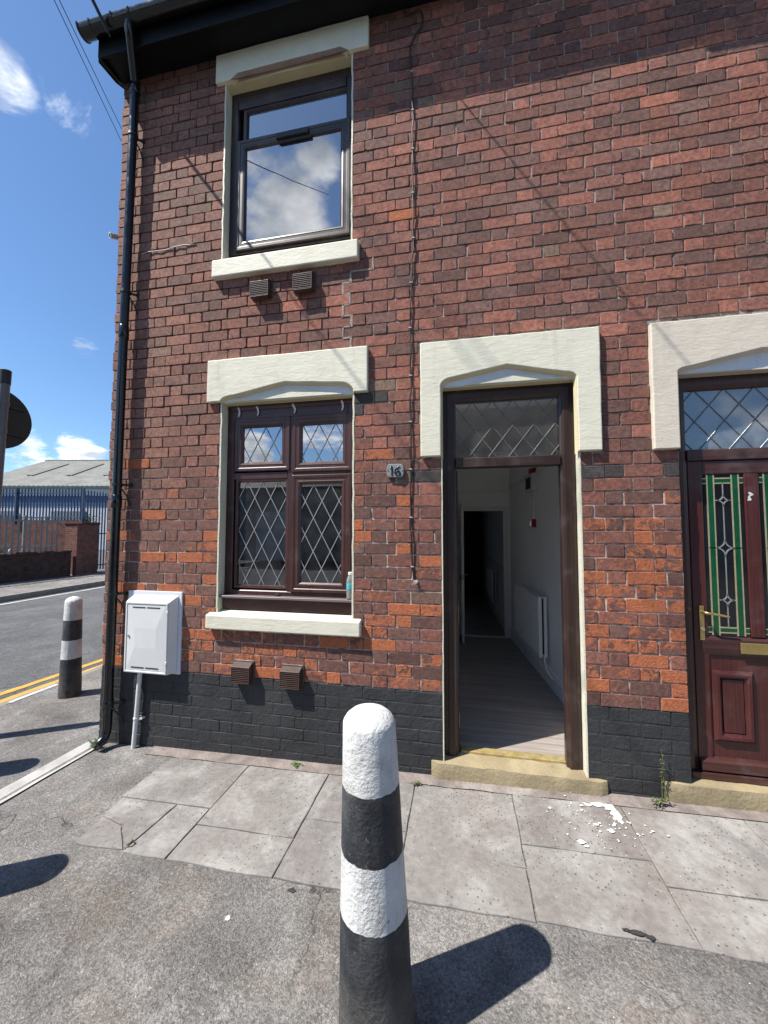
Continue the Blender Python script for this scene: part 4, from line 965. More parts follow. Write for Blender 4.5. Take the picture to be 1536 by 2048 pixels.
# corridor beyond
CW = thing('corridor_wall', 'dim corridor wall with dado rail beyond the inner doorway', 'wall', (.6, 5, FZ))
MB().extr([(.70, 3.38, FZ), (.55, 7.4, FZ), (.55, 7.4, 2.9), (.70, 3.38, 2.9)], (.04, 0, 0)).build('plaster', 'wallpaint', CW)
MB().extr([(.70, 3.40, 1.08), (.70, 3.40, 1.15), (.68, 3.40, 1.15), (.68, 3.40, 1.08)], (-.14, 3.8, 0)).build('dado_rail', 'gloss', CW)
MB().extr([(.70, 3.40, FZ), (.70, 3.40, FZ+.17), (.68, 3.40, FZ+.17), (.68, 3.40, FZ)], (-.14, 3.8, 0)).build('skirting_board', 'gloss', CW)
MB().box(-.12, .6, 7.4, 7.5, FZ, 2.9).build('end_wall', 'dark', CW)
def radiator(name, label, s0, s1, z0, z1, base, tdir, ndir, pipe=True):
    rt = thing(name, label, 'radiator', tuple(base+tdir*s0)+() if False else (base.x+tdir.x*s0, base.y+tdir.y*s0, z0))
    q = lambda s, d, z: (base.x+tdir.x*s+ndir.x*d, base.y+tdir.y*s+ndir.y*d, z)
    pl = MB(); n = int((s1-s0)/.035)
    for d0, d1 in ((.098, .108), (.030, .040)):
        for i in range(n):
            a = s0+(s1-s0)*i/n; b = s0+(s1-s0)*(i+1)/n; e = (b-a)*.22
            pl.extr([q(a, d0, z0+.012), q(a, d1-.005, z0+.012), q(a+e, d1, z0+.012), q(b-e, d1, z0+.012), q(b, d1-.005, z0+.012), q(b, d0, z0+.012)], (0, 0, z1-z0-.03))
    pl.build('panel', 'gloss', rt)
    gr = MB()
    MB().obox(q(s0+.012, .046, z0+.03), tdir*(s1-s0-.024), ndir*.046, (0, 0, z1-z0-.06)).build('core', 'slot', rt)  # dark block painting the shade in the gap between the panels
    for d0, d1 in ((.028, .042), (.096, .110)): gr.obox(q(s0, d0, z1-.018), tdir*(s1-s0), ndir*(d1-d0), (0, 0, .018))
    k = 10
    for i in range(k): gr.obox(q(s0+(s1-s0)*(i+.1)/k, .047, z1-.012), tdir*((s1-s0)*.4/k), ndir*.048, (0, 0, .008))
    gr.build('top_grille', 'gloss', rt)
    for s in (s0-.004, s1+.001):
        sd_ = MB()
        for d0, d1 in ((.027, .058), (.078, .111)): sd_.obox(q(s, d0, z0), tdir*.004, ndir*(d1-d0), (0, 0, z1-z0))
        sd_.build('side_panel', 'gloss', rt)
    if pipe:
        MB().tube([q(s0-.01, .06, z0+.03), q(s0-.01, .06, z0-.03), q(s0-.03, .055, z0-.10), q(s0-.09, .04, z0-.14), q(s0-.14, .03, z0-.16), q(s0-.15, .005, z0-.17)], .009, 8).build('valve_pipe', 'gloss', rt, smooth=50)
    return rt
radiator('radiator', 'white panel radiator on the right hall wall just inside the open door', 1.38, 2.46, .415, 1.03, O, T, N)
radiator('radiator', 'dim white radiator on the corridor wall beyond the inner doorway', 1.0, 1.9, .45, 1.0, Vector((.695, 3.6, 0)), Vector((-.037, .999, 0)), Vector((-.999, -.037, 0)), False)
al = thing('alarm_panel', 'white fire alarm panel box high on the hall wall', 'alarm panel', hp(1.72, 0, 2.17))
MB().extr([hp(1.68, .001, 2.17), hp(1.68, .075, 2.17), hp(1.68, .075, 2.37), hp(1.68, .001, 2.37)], T*.30).build('casing', 'white_pl', al, bevel=.006)
MB().extr([hp(1.72, .077, 2.20), hp(1.72, .079, 2.20), hp(1.72, .079, 2.33), hp(1.72, .077, 2.33)], T*.2).build('display', 'slot', al)
MB().extr([hp(1.75, .001, 2.385), hp(1.75, .06, 2.385), hp(1.75, .06, 2.44), hp(1.75, .001, 2.44)], T*.12).build('red_sounder', 'red', al, bevel=.01)
cpn = thing('call_point', 'red fire call point on the white hall wall', 'call point', hp(1.83, 0, 1.8))
MB().extr([hp(1.79, .001, 1.755), hp(1.79, .05, 1.755), hp(1.79, .05, 1.85), hp(1.79, .001, 1.85)], T*.095).build('housing', 'red', cpn, bevel=.006)
MB().extr([hp(1.81, .051, 1.775), hp(1.81, .053, 1.775), hp(1.81, .053, 1.83), hp(1.81, .051, 1.83)], T*.055).build('break_glass', plain('call_glass', (.45, .05, .05), .2, .05), cpn)
MB().extr([hp(1.83, .001, 1.851), hp(1.83, .014, 1.851), hp(1.83, .014, 2.169), hp(1.83, .001, 2.169)], T*.02).build('conduit', 'gloss', cpn)

# ---------------- closed door of the neighbouring house
fr = MB().ring(1.366, 2.346, .10, 2.722, [(0, .15), (0, .075), (.06, .075), (.072, .082), (.088, .090), (.088, .15)])
nf = fr.build('door_frame', 'upvc', H2, bevel=.002)
MB().box(1.455, 2.257, .078, .15, 2.165, 2.238).build('transom', 'upvc_x', nf, bevel=.006)
pane(1.452, 2.26, 2.236, 2.636, .108, 'glass_frost', nf); lattice(1.454, 2.258, 2.238, 2.634, .172, .212, 1.52, 2.64, .106, 'lead_d', nf, .008)
MB().add([(1.44, .122, 2.2), (2.27, .122, 2.2), (2.27, .122, 2.66), (1.44, .122, 2.66)], [(0, 1, 2, 3)]).build('sky_reflection_sheet', 'sky_backing', nf, fix=False)  # added sheet behind the fanlight, its pale colour paints the reflected sky
nd = MB().box(1.456, 2.256, .098, .140, .215, 2.163).build('front_door', 'maho', H2, bevel=.003)
def raised(x0, x1, z0, z1, w, y0, y1, name, mat='maho'):
    return MB().ring(x0, x1, z0, z1, [(0, y0+.006), (0, y0-.004), (w*.35, y1), (w*.65, y1+.002), (w, y0-.002), (w, y0+.006)]).build(name, mat, nd, bevel=.001)
# stiles and rails in front of the skin
for b in ((1.458, 1.538, .215, 2.163), (2.174, 2.254, .215, 2.163), (1.772, 1.852, 1.045, 2.075)):
    MB().box(b[0], b[1], .086, .0985, b[2], b[3]).build('stile', 'maho', nd, bevel=.005)
MB().box(1.539, 2.173, .087, .0985, 2.075, 2.162).build('rail', 'upvc_x', nd, bevel=.005)
MB().extr([(1.50, .0985, 1.045), (1.50, .079, 1.025), (1.50, .079, .965), (1.50, .088, .925), (1.50, .0985, .92)], (.71, 0, 0)).build('mid_rail', 'upvc_x', nd, bevel=.004)
for xa, xb in ((1.55, 1.775), (1.86, 2.10)):
    raised(xa, xb, .395, .83, .052, .096, .074, 'panel_moulding')
    MB().box(xa+.054, xb-.054, .089, .0985, .449, .776).build('panel', 'maho', nd, bevel=.006)
for xa, xb in ((1.539, 1.771), (1.853, 2.085)):
    pane(xa, xb, 1.046, 2.074, .094, plain('black_glass', (.006, .006, .007), .06, .1, 5, 0, 60, 0, .8), nd)
    gm = MB(); cm = MB(); lm = MB(); Y = .0925
    gw = .030
    def bar(mb, x0, z0, x1, z1, w=.008, y=Y-.001, t=.003):
        d = Vector((x1-x0, 0, z1-z0)); L = d.length; d.normalize(); n_ = Vector((-d.z, 0, d.x))*w/2
        mb.extr([Vector((x0, y, z0))-n_, Vector((x0, y, z0))+n_, Vector((x1, y, z1))+n_, Vector((x1, y, z1))-n_], (0, t, 0))
    L_, R2 = xa+.032, xb-.032-gw
    for gx in (L_, R2):
        gm.box(gx, gx+gw, Y-.001, Y+.0012, 1.05, 2.072)
        bar(cm, gx-.004, 1.048, gx-.004, 2.072); bar(cm, gx+gw+.004, 1.048, gx+gw+.004, 2.072)
    for zt in (2.022, 1.072):
        gm.box(L_+gw+.008, R2-.008, Y-.001, Y+.0012, zt-.001, zt+.022); bar(cm, L_+gw+.008, zt+.026, R2-.008, zt+.026); bar(cm, L_+gw+.008, zt-.006, R2-.008, zt-.006)
        for a, b in ((xa+.002, L_-.008), (R2+gw+.008, xb-.002)):
            gm.box(a, b, Y-.001, Y+.0012, zt-.001, zt+.022); bar(cm, a, zt+.026, b, zt+.026, .006); bar(cm, a, zt-.006, b, zt-.006, .006)
    cx = (xa+xb)/2; zc = [(1.905, .034), (1.60, .05), (1.27, .035)]; prevz = 2.016
    for zz, s in zc:
        k = 6
        for sx, sz in ((1, 1), (1, -1), (-1, 1), (-1, -1)):       # concave-sided star
            pp = []
            for q in range(k+1):
                a = math.pi/2*q/k; pp.append((cx+sx*s*1.0*(1-math.sin(a))*1.0, zz+sz*s*1.05*(1-math.cos(a))))
            for (ax, az), (bx, bz) in zip(pp[:-1], pp[1:]): bar(lm, ax, az, bx, bz, .0075, Y-.003, .004)
        bar(lm, cx, prevz, cx, zz+s*1.05, .006); prevz = zz-s*1.05
        bar(lm, L_+gw+.008 if s < .045 else L_-.006, zz, cx-s, zz, .006); bar(lm, cx+s, zz, R2-.008 if s < .045 else R2+gw+.008, zz, .006)
    bar(lm, cx, prevz, cx, 1.10, .006)
    gm.build('green_glass', 'green', nd); cm.build('gilt_came', 'came_gold', nd); lm.build('bevel_cluster', 'lead', nd)
hd = MB().box(1.487, 1.516, .078, .0865, 1.015, 1.232).build('handle_plate', 'brass', nd, bevel=.004)
MB().tube([(1.503, .078, 1.195), (1.503, .036, 1.195), (1.515, .030, 1.194), (1.56, .030, 1.188), (1.625, .032, 1.176)], [.010, .009, .0085, .008, .007], 10).build('lever', 'brass', nd, smooth=50)
MB().tube([(1.503, .079, 1.085), (1.503, .070, 1.085)], .010, 12).build('key_cylinder', 'lead', nd, smooth=40)
MB().box(1.703, 1.96, .070, .0785, .945, 1.012).build('letter_plate', 'brass', nd, bevel=.004)
MB().extr([(1.458, .098, .30), (1.458, .060, .278), (1.458, .056, .225), (1.458, .098, .218)], (.798, 0, 0)).build('weather_bar', 'upvc_x', nd, bevel=.003)
MB().box(1.40, 2.31, .05, .148, .174, .214).build('door_threshold', 'upvc_x', nf, bevel=.004)
m = MB(); m.add([(1.79+rnd.uniform(-.014, .014)+.01*(k % 2), .0845, 1.955-.009*k) for k in range(7)]+[(1.812+rnd.uniform(-.012, .012), .0845, 1.955-.009*k) for k in range(7)], [(k, k+1, 8+k, 7+k) for k in range(6)])
m.build('sticker_remnant', 'litter', nd, fix=False)
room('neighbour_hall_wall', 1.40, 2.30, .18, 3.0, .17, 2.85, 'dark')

# ------------------------------------------------------------------ things fixed to the wall
bx = thing('meter_box', 'white plastic meter box on a white backboard left of the window', 'meter box', (-2.45, 0, .58))
MB().box(-2.70, -2.197, -.014, .004, .567, 1.215).build('backboard', 'white_bd', bx, bevel=.002)
fr4 = [(-2.655, -.078, .578), (-2.258, -.078, .578), (-2.258, -.078, 1.142), (-2.655, -.078, 1.142)]
bk4 = [(-2.64, -.016, .585), (-2.222, -.016, .585), (-2.222, -.016, 1.188), (-2.64, -.016, 1.188)]
MB().add(fr4+bk4, [(0, 1, 2, 3), (4, 7, 6, 5), (0, 4, 5, 1), (1, 5, 6, 2), (2, 6, 7, 3), (3, 7, 4, 0)]).build('casing', 'white_pl', bx, bevel=.007, seg=3)
MB().ring(-2.650, -2.263, .583, 1.137, [(0, -.079), (0, -.085), (.005, -.087), (.013, -.087), (.016, -.082), (.016, -.079)]).build('rim', 'white_pl', bx)
dv = MB(); bo = [(-2.632, .601), (-2.281, .601), (-2.281, 1.119), (-2.632, 1.119)]; inn = [(-2.555, .78), (-2.358, .78), (-2.358, .935), (-2.555, .935)]
dv.add([(a, -.083, b) for a, b in bo]+[(a, -.0905, b) for a, b in inn]+[(a, -.079, b) for a, b in bo], [(0, 1, 5, 4), (1, 2, 6, 5), (2, 3, 7, 6), (3, 0, 4, 7), (4, 5, 6, 7), (0, 8, 9, 1), (1, 9, 10, 2), (2, 10, 11, 3), (3, 11, 8, 0)])
dv.build('door', 'white_pl', bx, bevel=.0015)
for z in (.622, 1.092):
    for xa in (-2.585, -2.452): MB().box(xa, xa+.118, -.0862, -.0832, z, z+.008).build('vent_slot', 'slot', bx)
for z in (.66, 1.05): MB().box(-2.272, -2.258, -.092, -.08, z, z+.024).build('hinge', 'white_pl', bx, bevel=.003)
MB().tube([(-2.612, -.084, .868), (-2.612, -.092, .868)], .009, 14).build('lock', 'lead', bx, smooth=40)
mp = thing('meter_pipe', 'pale plastic pipe running from the meter box to the pavement', 'pipe', (-2.57, -.03, 0))
MB().tube([(-2.545, -.032, .60), (-2.562, -.032, .30), (-2.584, -.034, gz(-2.58)-.02)], .0175, 14).build('tube', 'white_pl', mp, smooth=60)
m = MB(); m.tube([(-2.567, -.032, .212), (-2.568, -.032, .198)], .022, 14); m.box(-2.56, -2.515, -.034, .0, .198, .212); m.build('pipe_clip', 'white_pl', mp, smooth=40)

def vent(name, label, x0, x1, z0, z1):
    v = thing(name, label, 'air vent', ((x0+x1)/2, 0, z0), 'brown louvred wall vents')
    MB().box(x0-.012, x1+.014, -.012, .004, z0+.008, z1+.026).build('flange', 'vent', v, bevel=.01, seg=3)
    D = .062; t = .005; m = MB()
    m.extr([(x0, -.012, z1+.014), (x0, -D, z1-.012), (x0, -D, z1-.018), (x0, -.012, z1+.006)], (x1-x0, 0, 0))
    m.box(x0, x0+t, -D, -.0125, z0, z1-.012); m.box(x1-t, x1, -D, -.0125, z0, z1-.012); m.box(x0, x1, -D, -.0125, z0, z0+t)
    m.build('cowl', 'vent', v, bevel=.0015)
    MB().box(x0+t, x1-t, -.0135, -.0125, z0+t, z1-.02).build('dark_back', 'slot', v)
    n = 8; H_ = z1-.02-z0-t
    for i in range(n):
        z = z0+t+H_*(i+.55)/n
        MB().extr([(x0+t, -D+.001, z-.0022), (x0+t, -D+.001, z+.0030), (x0+t, -D+.014, z+.0065), (x0+t, -D+.014, z+.0035)], (x1-x0-2*t, 0, 0)).build('louvre', 'vent', v)
vent('air_vent', 'left of the two brown louvred vents below the upper window sill', -1.625, -1.468, 3.556, 3.694)
vent('air_vent', 'right of the two brown louvred vents below the upper window sill', -1.262, -1.105, 3.566, 3.708)
vent('air_vent', 'left of the two brown louvred vents above the black plinth', -1.718, -1.567, .556, .690)
vent('air_vent', 'right of the two brown louvred vents above the black plinth', -1.322, -1.166, .548, .684)

# house number plaque
pq = thing('number_plaque', 'small slate house number plaque reading 16 beside the doorway', 'house sign', (-.463, 0, 2.1))
pts = [(-.518, 2.100), (-.508, 2.096), (-.418, 2.092), (-.408, 2.098), (-.400, 2.118), (-.398, 2.145), (-.402, 2.172), (-.410, 2.186), (-.42, 2.190), (-.508, 2.194), (-.518, 2.186), (-.525, 2.165), (-.526, 2.14), (-.523, 2.115)]
MB().extr([(a, -.024, b) for a, b in pts], (0, .02, 0)).build('plate', 'plaque', pq, bevel=.004)
MB().extr([(-.49, -.004, 2.12), (-.43, -.004, 2.12), (-.43, -.004, 2.17), (-.49, -.004, 2.17)], (0, .01, 0)).build('spacer', 'iron', pq)
dg = MB(); dg.tube([(-.500, -.0265, 2.164), (-.487, -.0265, 2.176), (-.4855, -.0265, 2.145), (-.486, -.0265, 2.108)], [.003, .005, .005, .0045], 8); dg.build('digit_one', 'ink', pq, smooth=50)
sx = [(-.428, 2.176), (-.447, 2.166), (-.461, 2.147), (-.464, 2.127), (-.456, 2.111), (-.441, 2.107), (-.428, 2.115), (-.426, 2.129), (-.435, 2.140), (-.449, 2.139), (-.460, 2.129)]
MB().tube([(a, -.0265, b) for a, b in sx], [.003]+[.005]*9+[.003], 8).build('digit_six', 'ink', pq, smooth=50)
m = MB()
for x, z in ((-.514, 2.145), (-.409, 2.142)): m.tube([(x, -.024, z), (x, -.027, z)], .0035, 8)
m.build('fixing_screw', 'iron', pq)

# telephone cable down the wall with clips
cb = thing('telephone_cable', 'black cable clipped down the brick wall beside the number plaque', 'cable', (-.34, 0, 1.4))
cpts = [(-.398, -.20, 5.87), (-.395, -.010, 5.80), (-.39, -.012, 5.70), (-.375, -.013, 5.672), (-.33, -.013, 5.676), (-.29, -.012, 5.69), (-.262, -.012, 5.672), (-.246, -.012, 5.61), (-.262, -.012, 5.545), (-.31, -.012, 5.488), (-.345, -.012, 5.41), (-.347, -.011, 5.30), (-.336, -.010, 5.205)]
xz = [(-.327, 4.891), (-.328, 4.583), (-.329, 4.236), (-.326, 3.884), (-.342, 3.543), (-.351, 3.2), (-.348, 2.842), (-.349, 2.5), (-.349, 2.152), (-.347, 1.804), (-.340, 1.453)]
last = (-.336, 5.205)
for x, z in xz:
    for f in (.25, .5, .75): cpts.append((last[0]+(x-last[0])*f+rnd.uniform(-.007, .007), -.009-.006*math.sin(f*math.pi)+rnd.uniform(-.002, .002), last[1]+(z-last[1])*f))
    cpts.append((x, -.008, z)); last = (x, z)
cpts += [(-.334, -.011, 1.40), (-.328, -.016, 1.375), (-.322, -.012, 1.36), (-.317, .006, 1.355)]
MB().tube(cpts, .0052, 7).build('cable_run', 'cable', cb, smooth=60)
for x, z in [(-.334, 5.204)]+xz:
    m = MB(); m.box(x-.009, x+.009, -.016, .002, z-.004, z+.004); m.tube([(x-.012, -.018, z), (x-.012, .002, z)], .0025, 6); m.build('cable_clip', 'clip', cb, bevel=.0015)
m = MB()
for k in range(5): m.tube([(-.325+.004*k, -.012, 1.36), (-.328+.008*k, -.022, 1.345+rnd.uniform(-.006, .01)), (-.326+rnd.uniform(-.02, .02), -.018, 1.335+rnd.uniform(-.012, .012))], .002, 5)
m.build('frayed_end', 'clip', cb)
# small loose conduit wire left of the upper window
m = MB(); m.tube([(-2.69+.06*k, -.007-.004*(k % 2), 4.105+.006*math.sin(k*1.3)+.002*k) for k in range(9)]+[(-2.17, -.012, 4.135)], .004, 6)
m.build('loose_wire', 'clip', None, smooth=60, label='thin pale loose wire on the bricks left of the upper window', category='wire')
# camera on the corner
cmr = thing('security_camera', 'small security camera on a bracket behind the downpipe at the corner', 'camera', (X0-.01, .05, 4.28))
MB().tube([(X0-.045, .035, 4.338), (X0-.072, -.012, 4.322)], [.0225, .0235], 18).build('camera_body', 'lead', cmr, smooth=40)
MB().tube([(X0-.072, -.012, 4.322), (X0-.0745, -.0165, 4.3205)], [.0255, .025], 18).build('lens_ring', 'white_pl', cmr, smooth=40)
MB().tube([(X0-.0746, -.0167, 4.3204), (X0-.0750, -.0174, 4.3202)], [.017, .016], 16).build('lens', 'slot', cmr, smooth=40)
MB().tube([(X0-.050, .03, 4.33), (X0-.03, .035, 4.32), (X0-.012, .04, 4.285), (X0+.004, .045, 4.24)], .009, 8).build('bracket', 'iron', cmr, smooth=50)
# plastic bottle on the window board
bt = thing('water_bottle', 'small clear plastic water bottle standing on the window board', 'bottle', (-.815, .046, 1.197))
bc = (-.815, .046, 1.198)
MB().lathe([(.020, 0), (.026, .003), (.0275, .01), (.026, .02), (.0275, .03), (.026, .04), (.0275, .05), (.026, .06), (.0275, .07), (.0275, .125), (.0265, .14), (.021, .16), (.0135, .175), (.012, .182)], bc, 22).build('bottle_body', 'water', bt, smooth=60)
MB().lathe([(.0279, .075), (.0281, .076), (.0281, .118), (.0279, .119)], bc, 22).build('paper_label', 'label', bt, smooth=40)
MB().lathe([(.0145, .178), (.0152, .180), (.0152, .199), (.013, .201)], bc, 18).build('bottle_cap', 'cap', bt, smooth=40)

# ------------------------------------------------------------------ bollards
def bollard(x, y, zb, h, label, lean=(0, 0), rb=.138, rt=.104):
    b = thing('bollard', label, 'bollard', (x, y, zb), 'black and white banded concrete bollards')
    z1, z2, z3, zs = h*.38, h*.565, h*.765, h*.952
    rad = lambda z: rb+(rt-rb)*min(1, z/zs)
    wav = lambda z0: (lambda a: .0045*mnoise.noise(Vector((math.cos(a)*5, math.sin(a)*5, z0*9+x)))+.003*mnoise.noise(Vector((math.cos(a)*16, math.sin(a)*16, z0*9))))
    def seg(a, b_, n): return [(rad(a+(b_-a)*k/n), a+(b_-a)*k/n) for k in range(n+1)]
    dome = [(rt*.975, zs+.007), (rt*.87, zs+h*.020), (rt*.68, zs+h*.033), (rt*.46, zs+h*.041), (rt*.22, zs+h*.0465), (.012, h)]
    for nm, mt, prf in (('lower_black_band', 'bol_b', seg(-.03, z1, 10)), ('lower_white_band', 'bol_w', seg(z1, z2, 6)), ('upper_black_band', 'bol_b', seg(z2, z3, 6)), ('white_top', 'bol_w', seg(z3, zs, 6)+dome)):
        m = MB().lathe(prf, (x, y, zb), 72, .012, lean)
        for i, (r0, zz) in enumerate(prf):
            if any(abs(zz-q) < 1e-6 for q in (z1, z2, z3)):
                for k in range(72):
                    v = m.v[i*72+k]; m.v[i*72+k] = (v[0], v[1], v[2]+wav(zz)(2*math.pi*k/72))
        m.build(nm, mt, b, smooth=60)
    return b
bollard(-.296, -1.378, gz(-.33)-.012, 1.074, 'large black and white banded bollard standing in the foreground on the pavement', (-.030, 0), .131, .093)
bollard(-4.093, .70, gz(-4), 1.04, 'small distant banded bollard at the street corner beside the yellow lines', (0, 0), .100, .076)
bollard(-2.66, -1.43, gz(-2.66), 1.04, 'banded bollard just outside the frame casting the nearer left shadow')
bollard(-3.78, -.74, gz(-3.7), 1.04, 'banded bollard just outside the frame casting the farther left shadow')

# round traffic sign seen from behind
sg = thing('road_sign', 'grey pole with the dark back of a round traffic sign at the left edge', 'sign', (-3.985, -.175, gz(-4)))
sx_ = lambda z: (-3.985+.0343*z, -.175, z)
MB().tube([sx_(-.1), sx_(1.05), sx_(1.09)], [.057, .057, .040], 20).build('lower_post', 'steel', sg, smooth=40)
MB().tube([sx_(1.07), sx_(3.07)], .038, 20).build('post', 'steel', sg, smooth=40)
MB().tube([sx_(2.98), sx_(3.10), sx_(3.105)], [.041, .041, .036], 20).build('post_cap', 'iron', sg, smooth=40)
dn = Vector((-1, .06, 0)).normalized(); dc = Vector(sx_(2.69))+dn*.062
MB().tube([dc, dc+dn*.004], .268, 48).build('sign_disc', 'sign_back', sg, smooth=30)
dx = Vector((-dn.y, dn.x, 0))
for z in (-.12, .12):
    MB().obox(dc-dn*.022+Vector((0, 0, z-.012))-dx*.2, dx*.4, dn*.021, (0, 0, .024)).build('sign_rail', 'sign_back', sg)
    MB().tube([sx_(2.69+z-.02), sx_(2.69+z+.02)], .043, 18).build('clamp', 'steel', sg, smooth=40)

# ------------------------------------------------------------------ overhead wires
def wire(label, a, b, sag, r=.0055):
    a, b = Vector(a), Vector(b)
    MB().tube([a+(b-a)*(k/24)-Vector((0, 0, sag*4*(k/24)*(1-k/24))) for k in range(25)], r, 6).build('overhead_wire', 'cable', None, smooth=60, label=label, category='wire')
wa, wb_ = Vector((-.498, -.26, 5.80)), Vector((.058, -1, .28))
wire('service wire leaving the eaves above the telephone cable towards the street', wa, wa+wb_*9, .12)
wb0 = Vector((-2.80, -.28, 5.78)); v_ = WIREB = Vector((-.12, -1, .80))
wire('dark wire anchored to the gutter near the downpipe', wb0, wb0+v_*7, .05, .007)
MB().tube([wb0+v_*.02, wb0+v_*.38], .013, 8).build('wire_anchor', 'iron', None, label='dark strain insulator where the wire meets the gutter', category='wire anchor')
for q in (0, 1):
    A = Vector((-9.09+.13*q, 3.97, 14.12)); B = Vector((-11.1+.12*q, 7.6, 15.12+.2*q)); d = B-A
    wire(('left', 'right')[q]+' of the two parallel wires crossing the sky left of the house', A-d*2.2, B+d*3, .3, .0105)

# ------------------------------------------------------------------ far side of the street
lw = thing('boundary_wall', 'low sooty brick wall below the grey palisade across the street', 'wall', (-14.65, 6, 0))
MB().box(-14.93, -14.65, 1.5, 9.42, -.03, .90).build('brick_face', 'far_dark', lw)
for k in range(26): MB().box(-14.96+rnd.uniform(-.01, .01), -14.62+rnd.uniform(-.015, .01), 1.5+.305*k, 1.5+.305*k+.29, .903, .965+rnd.uniform(-.015, .03), .008).build('coping_stone', 'far_dark', lw)
def palisade(label, a, b, z0, z1, step, w, mat, name='palisade_fence', cat='fence', rails=(.16, .84), posts=True, zp=None):
    a, b = Vector(a), Vector(b); d = b-a; L = d.length; e = d.normalized(); nn = Vector((e.y, -e.x, 0))
    f = thing(name, label, cat, (a.x, a.y, z0)); n = int(L/step); H_ = z1-z0
    for i in range(n):
        p = a+e*(i*step+step/2-w/2)
        zt = z1+rnd.uniform(-.01, .01)
        pts = [p+Vector((0, 0, z0)), p+e*w*.5+nn*.018+Vector((0, 0, z0)), p+e*w+Vector((0, 0, z0)), p+e*w+Vector((0, 0, zt-.10)), p+e*w*.78+nn*.008+Vector((0, 0, zt)), p+e*w*.5+nn*.018+Vector((0, 0, zt-.05)), p+e*w*.22+nn*.008+Vector((0, 0, zt)), p+Vector((0, 0, zt-.10))]
        m = MB(); m.add(pts+[q-nn*.004 for q in pts], [(0, 1, 5, 6, 7), (1, 2, 3, 4, 5), (8, 15, 14, 13, 9), (9, 13, 12, 11, 10)]+[(k, 8+k, 8+(k+1) % 8, (k+1) % 8) for k in range(8)])
        m.build('pale', mat, f, fix=False)
    for r in rails: MB().obox(a+Vector((0, 0, z0+H_*r)), d, -nn*.05, (0, 0, .05)).build('rail', mat, f)
    if posts:
        for k in range(int(L/2.7)+1):
            MB().obox(a+e*min(L-.06, k*2.7)-nn*.06+Vector((0, 0, z0-.02)), e*.06, -nn*.09, (0, 0, H_)).build('post', mat, f)
    return f
palisade('grey galvanised palisade fence on top of the low wall across the street', (-14.78, 2.5, 0), (-14.78, 9.15, 0), .93, 2.27, .182, .07, 'galv')
bwall = thing('yard_wall', 'red brick yard wall under the blue palisade fence', 'wall', (-16.5, 9.7, 0))
bw0, bw1 = Vector((-14.9, 10.16, -.03)), Vector((-22.5, 8.64, -.03)); bd = bw1-bw0
MB().obox(bw0, bd, (-.05, .25, 0), (0, 0, 2.19)).build('brick_face', 'far_brick', bwall)
palisade('blue palisade fence above the red yard wall across the street', (-14.95, 10.18, 0), (-22.4, 8.69, 0), 2.0, 3.47, .127, .066, 'blue')
pil = thing('gate_pillar', 'red brick gate pillar between the grey fence and the blue gate', 'pillar', (-14.95, 10.2, 0))
MB().box(-15.42, -14.60, 9.78, 10.48, -.03, 1.98).build('shaft', 'far_brick', pil)
MB().box(-15.46, -14.56, 9.74, 10.52, 1.982, 2.07).build('capping', 'far_dark', pil, bevel=.02)
MB().box(-14.66, -14.50, 9.50, 9.775, -.03, 1.9).build('buttress', 'far_brick', pil)
palisade('tall blue palisade gate right of the brick gate pillar', (-15.5, 10.55, 0), (-15.3, 14.0, 0), .06, 3.46, .13, .066, 'blue', 'palisade_gate', 'gate', (.05, .45, .92))
# workshop with the grey roof
ca, sa = math.cos(R(11.28)), math.sin(R(11.28)); ex = Vector((ca, sa, 0)); ey = Vector((-sa, ca, 0))
E0 = Vector((-45.8, 24.65, 0)); LW_ = 34
wh = thing('warehouse', 'long industrial shed with a pale grey corrugated roof behind the blue fence', 'warehouse', tuple(E0))
zE, zR, run = 5.95, 10.05, 9.2
MB().obox(E0+ey*.25, ex*LW_, ey*.2, (0, 0, 4.1)).build('front_wall', 'clad', wh)
MB().obox(E0+ey*.2+Vector((0, 0, 4.1)), ex*LW_, ey*.2, (0, 0, .95)).build('blue_band', 'blue_clad', wh)
MB().obox(E0+ey*.25+Vector((0, 0, 5.05)), ex*LW_, ey*.2, (0, 0, .8)).build('top_panel', 'clad', wh)
for k in range(5):
    MB().obox(E0+ey*.1+ex*(2+6.4*k), ex*3.2, ey*.14, (0, 0, 3.6)).build('roller_door', 'galv', wh)
MB().extr([E0+ey*.45, E0+ey*(2*run-.2), E0+ey*(2*run-.2)+Vector((0, 0, zE)), E0+ey*run+Vector((0, 0, zR-.1)), E0+ey*.45+Vector((0, 0, zE))], ex*.2).build('gable_wall', 'clad', wh)
def roof_plane(o, u, v, name):
    m = MB(); n = int(u.length/.45); nn = u.normalized().cross(v.normalized()); nn = nn if nn.z > 0 else -nn
    for i in range(n):
        a = o+u*(i/n); b = o+u*((i+.5)/n); c = o+u*((i+1)/n)
        m.add([a, b+nn*.06, c, a+v, b+v+nn*.06, c+v], [(0, 1, 4, 3), (1, 2, 5, 4)])
    return m.build(name, 'roof', wh, fix=False)
slope = ey*run+Vector((0, 0, zR-zE))
roof_plane(E0-ex*.3+Vector((0, 0, zE)), ex*(LW_+.6), slope, 'roof')
roof_plane(E0-ex*.3+ey*2*run+Vector((0, 0, zE)), ex*(LW_+.6), Vector((0, 0, 0))-ey*run+Vector((0, 0, zR-zE)), 'roof')
un = ex.cross(slope.normalized())
for k in range(7):
    o = E0+ex*(3.1+3.9*k)+slope*.34+Vector((0, 0, zE))+un*.09
    MB().obox(o, ex*.75, slope*.48, un*.03).build('rooflight', 'rooflight', wh)
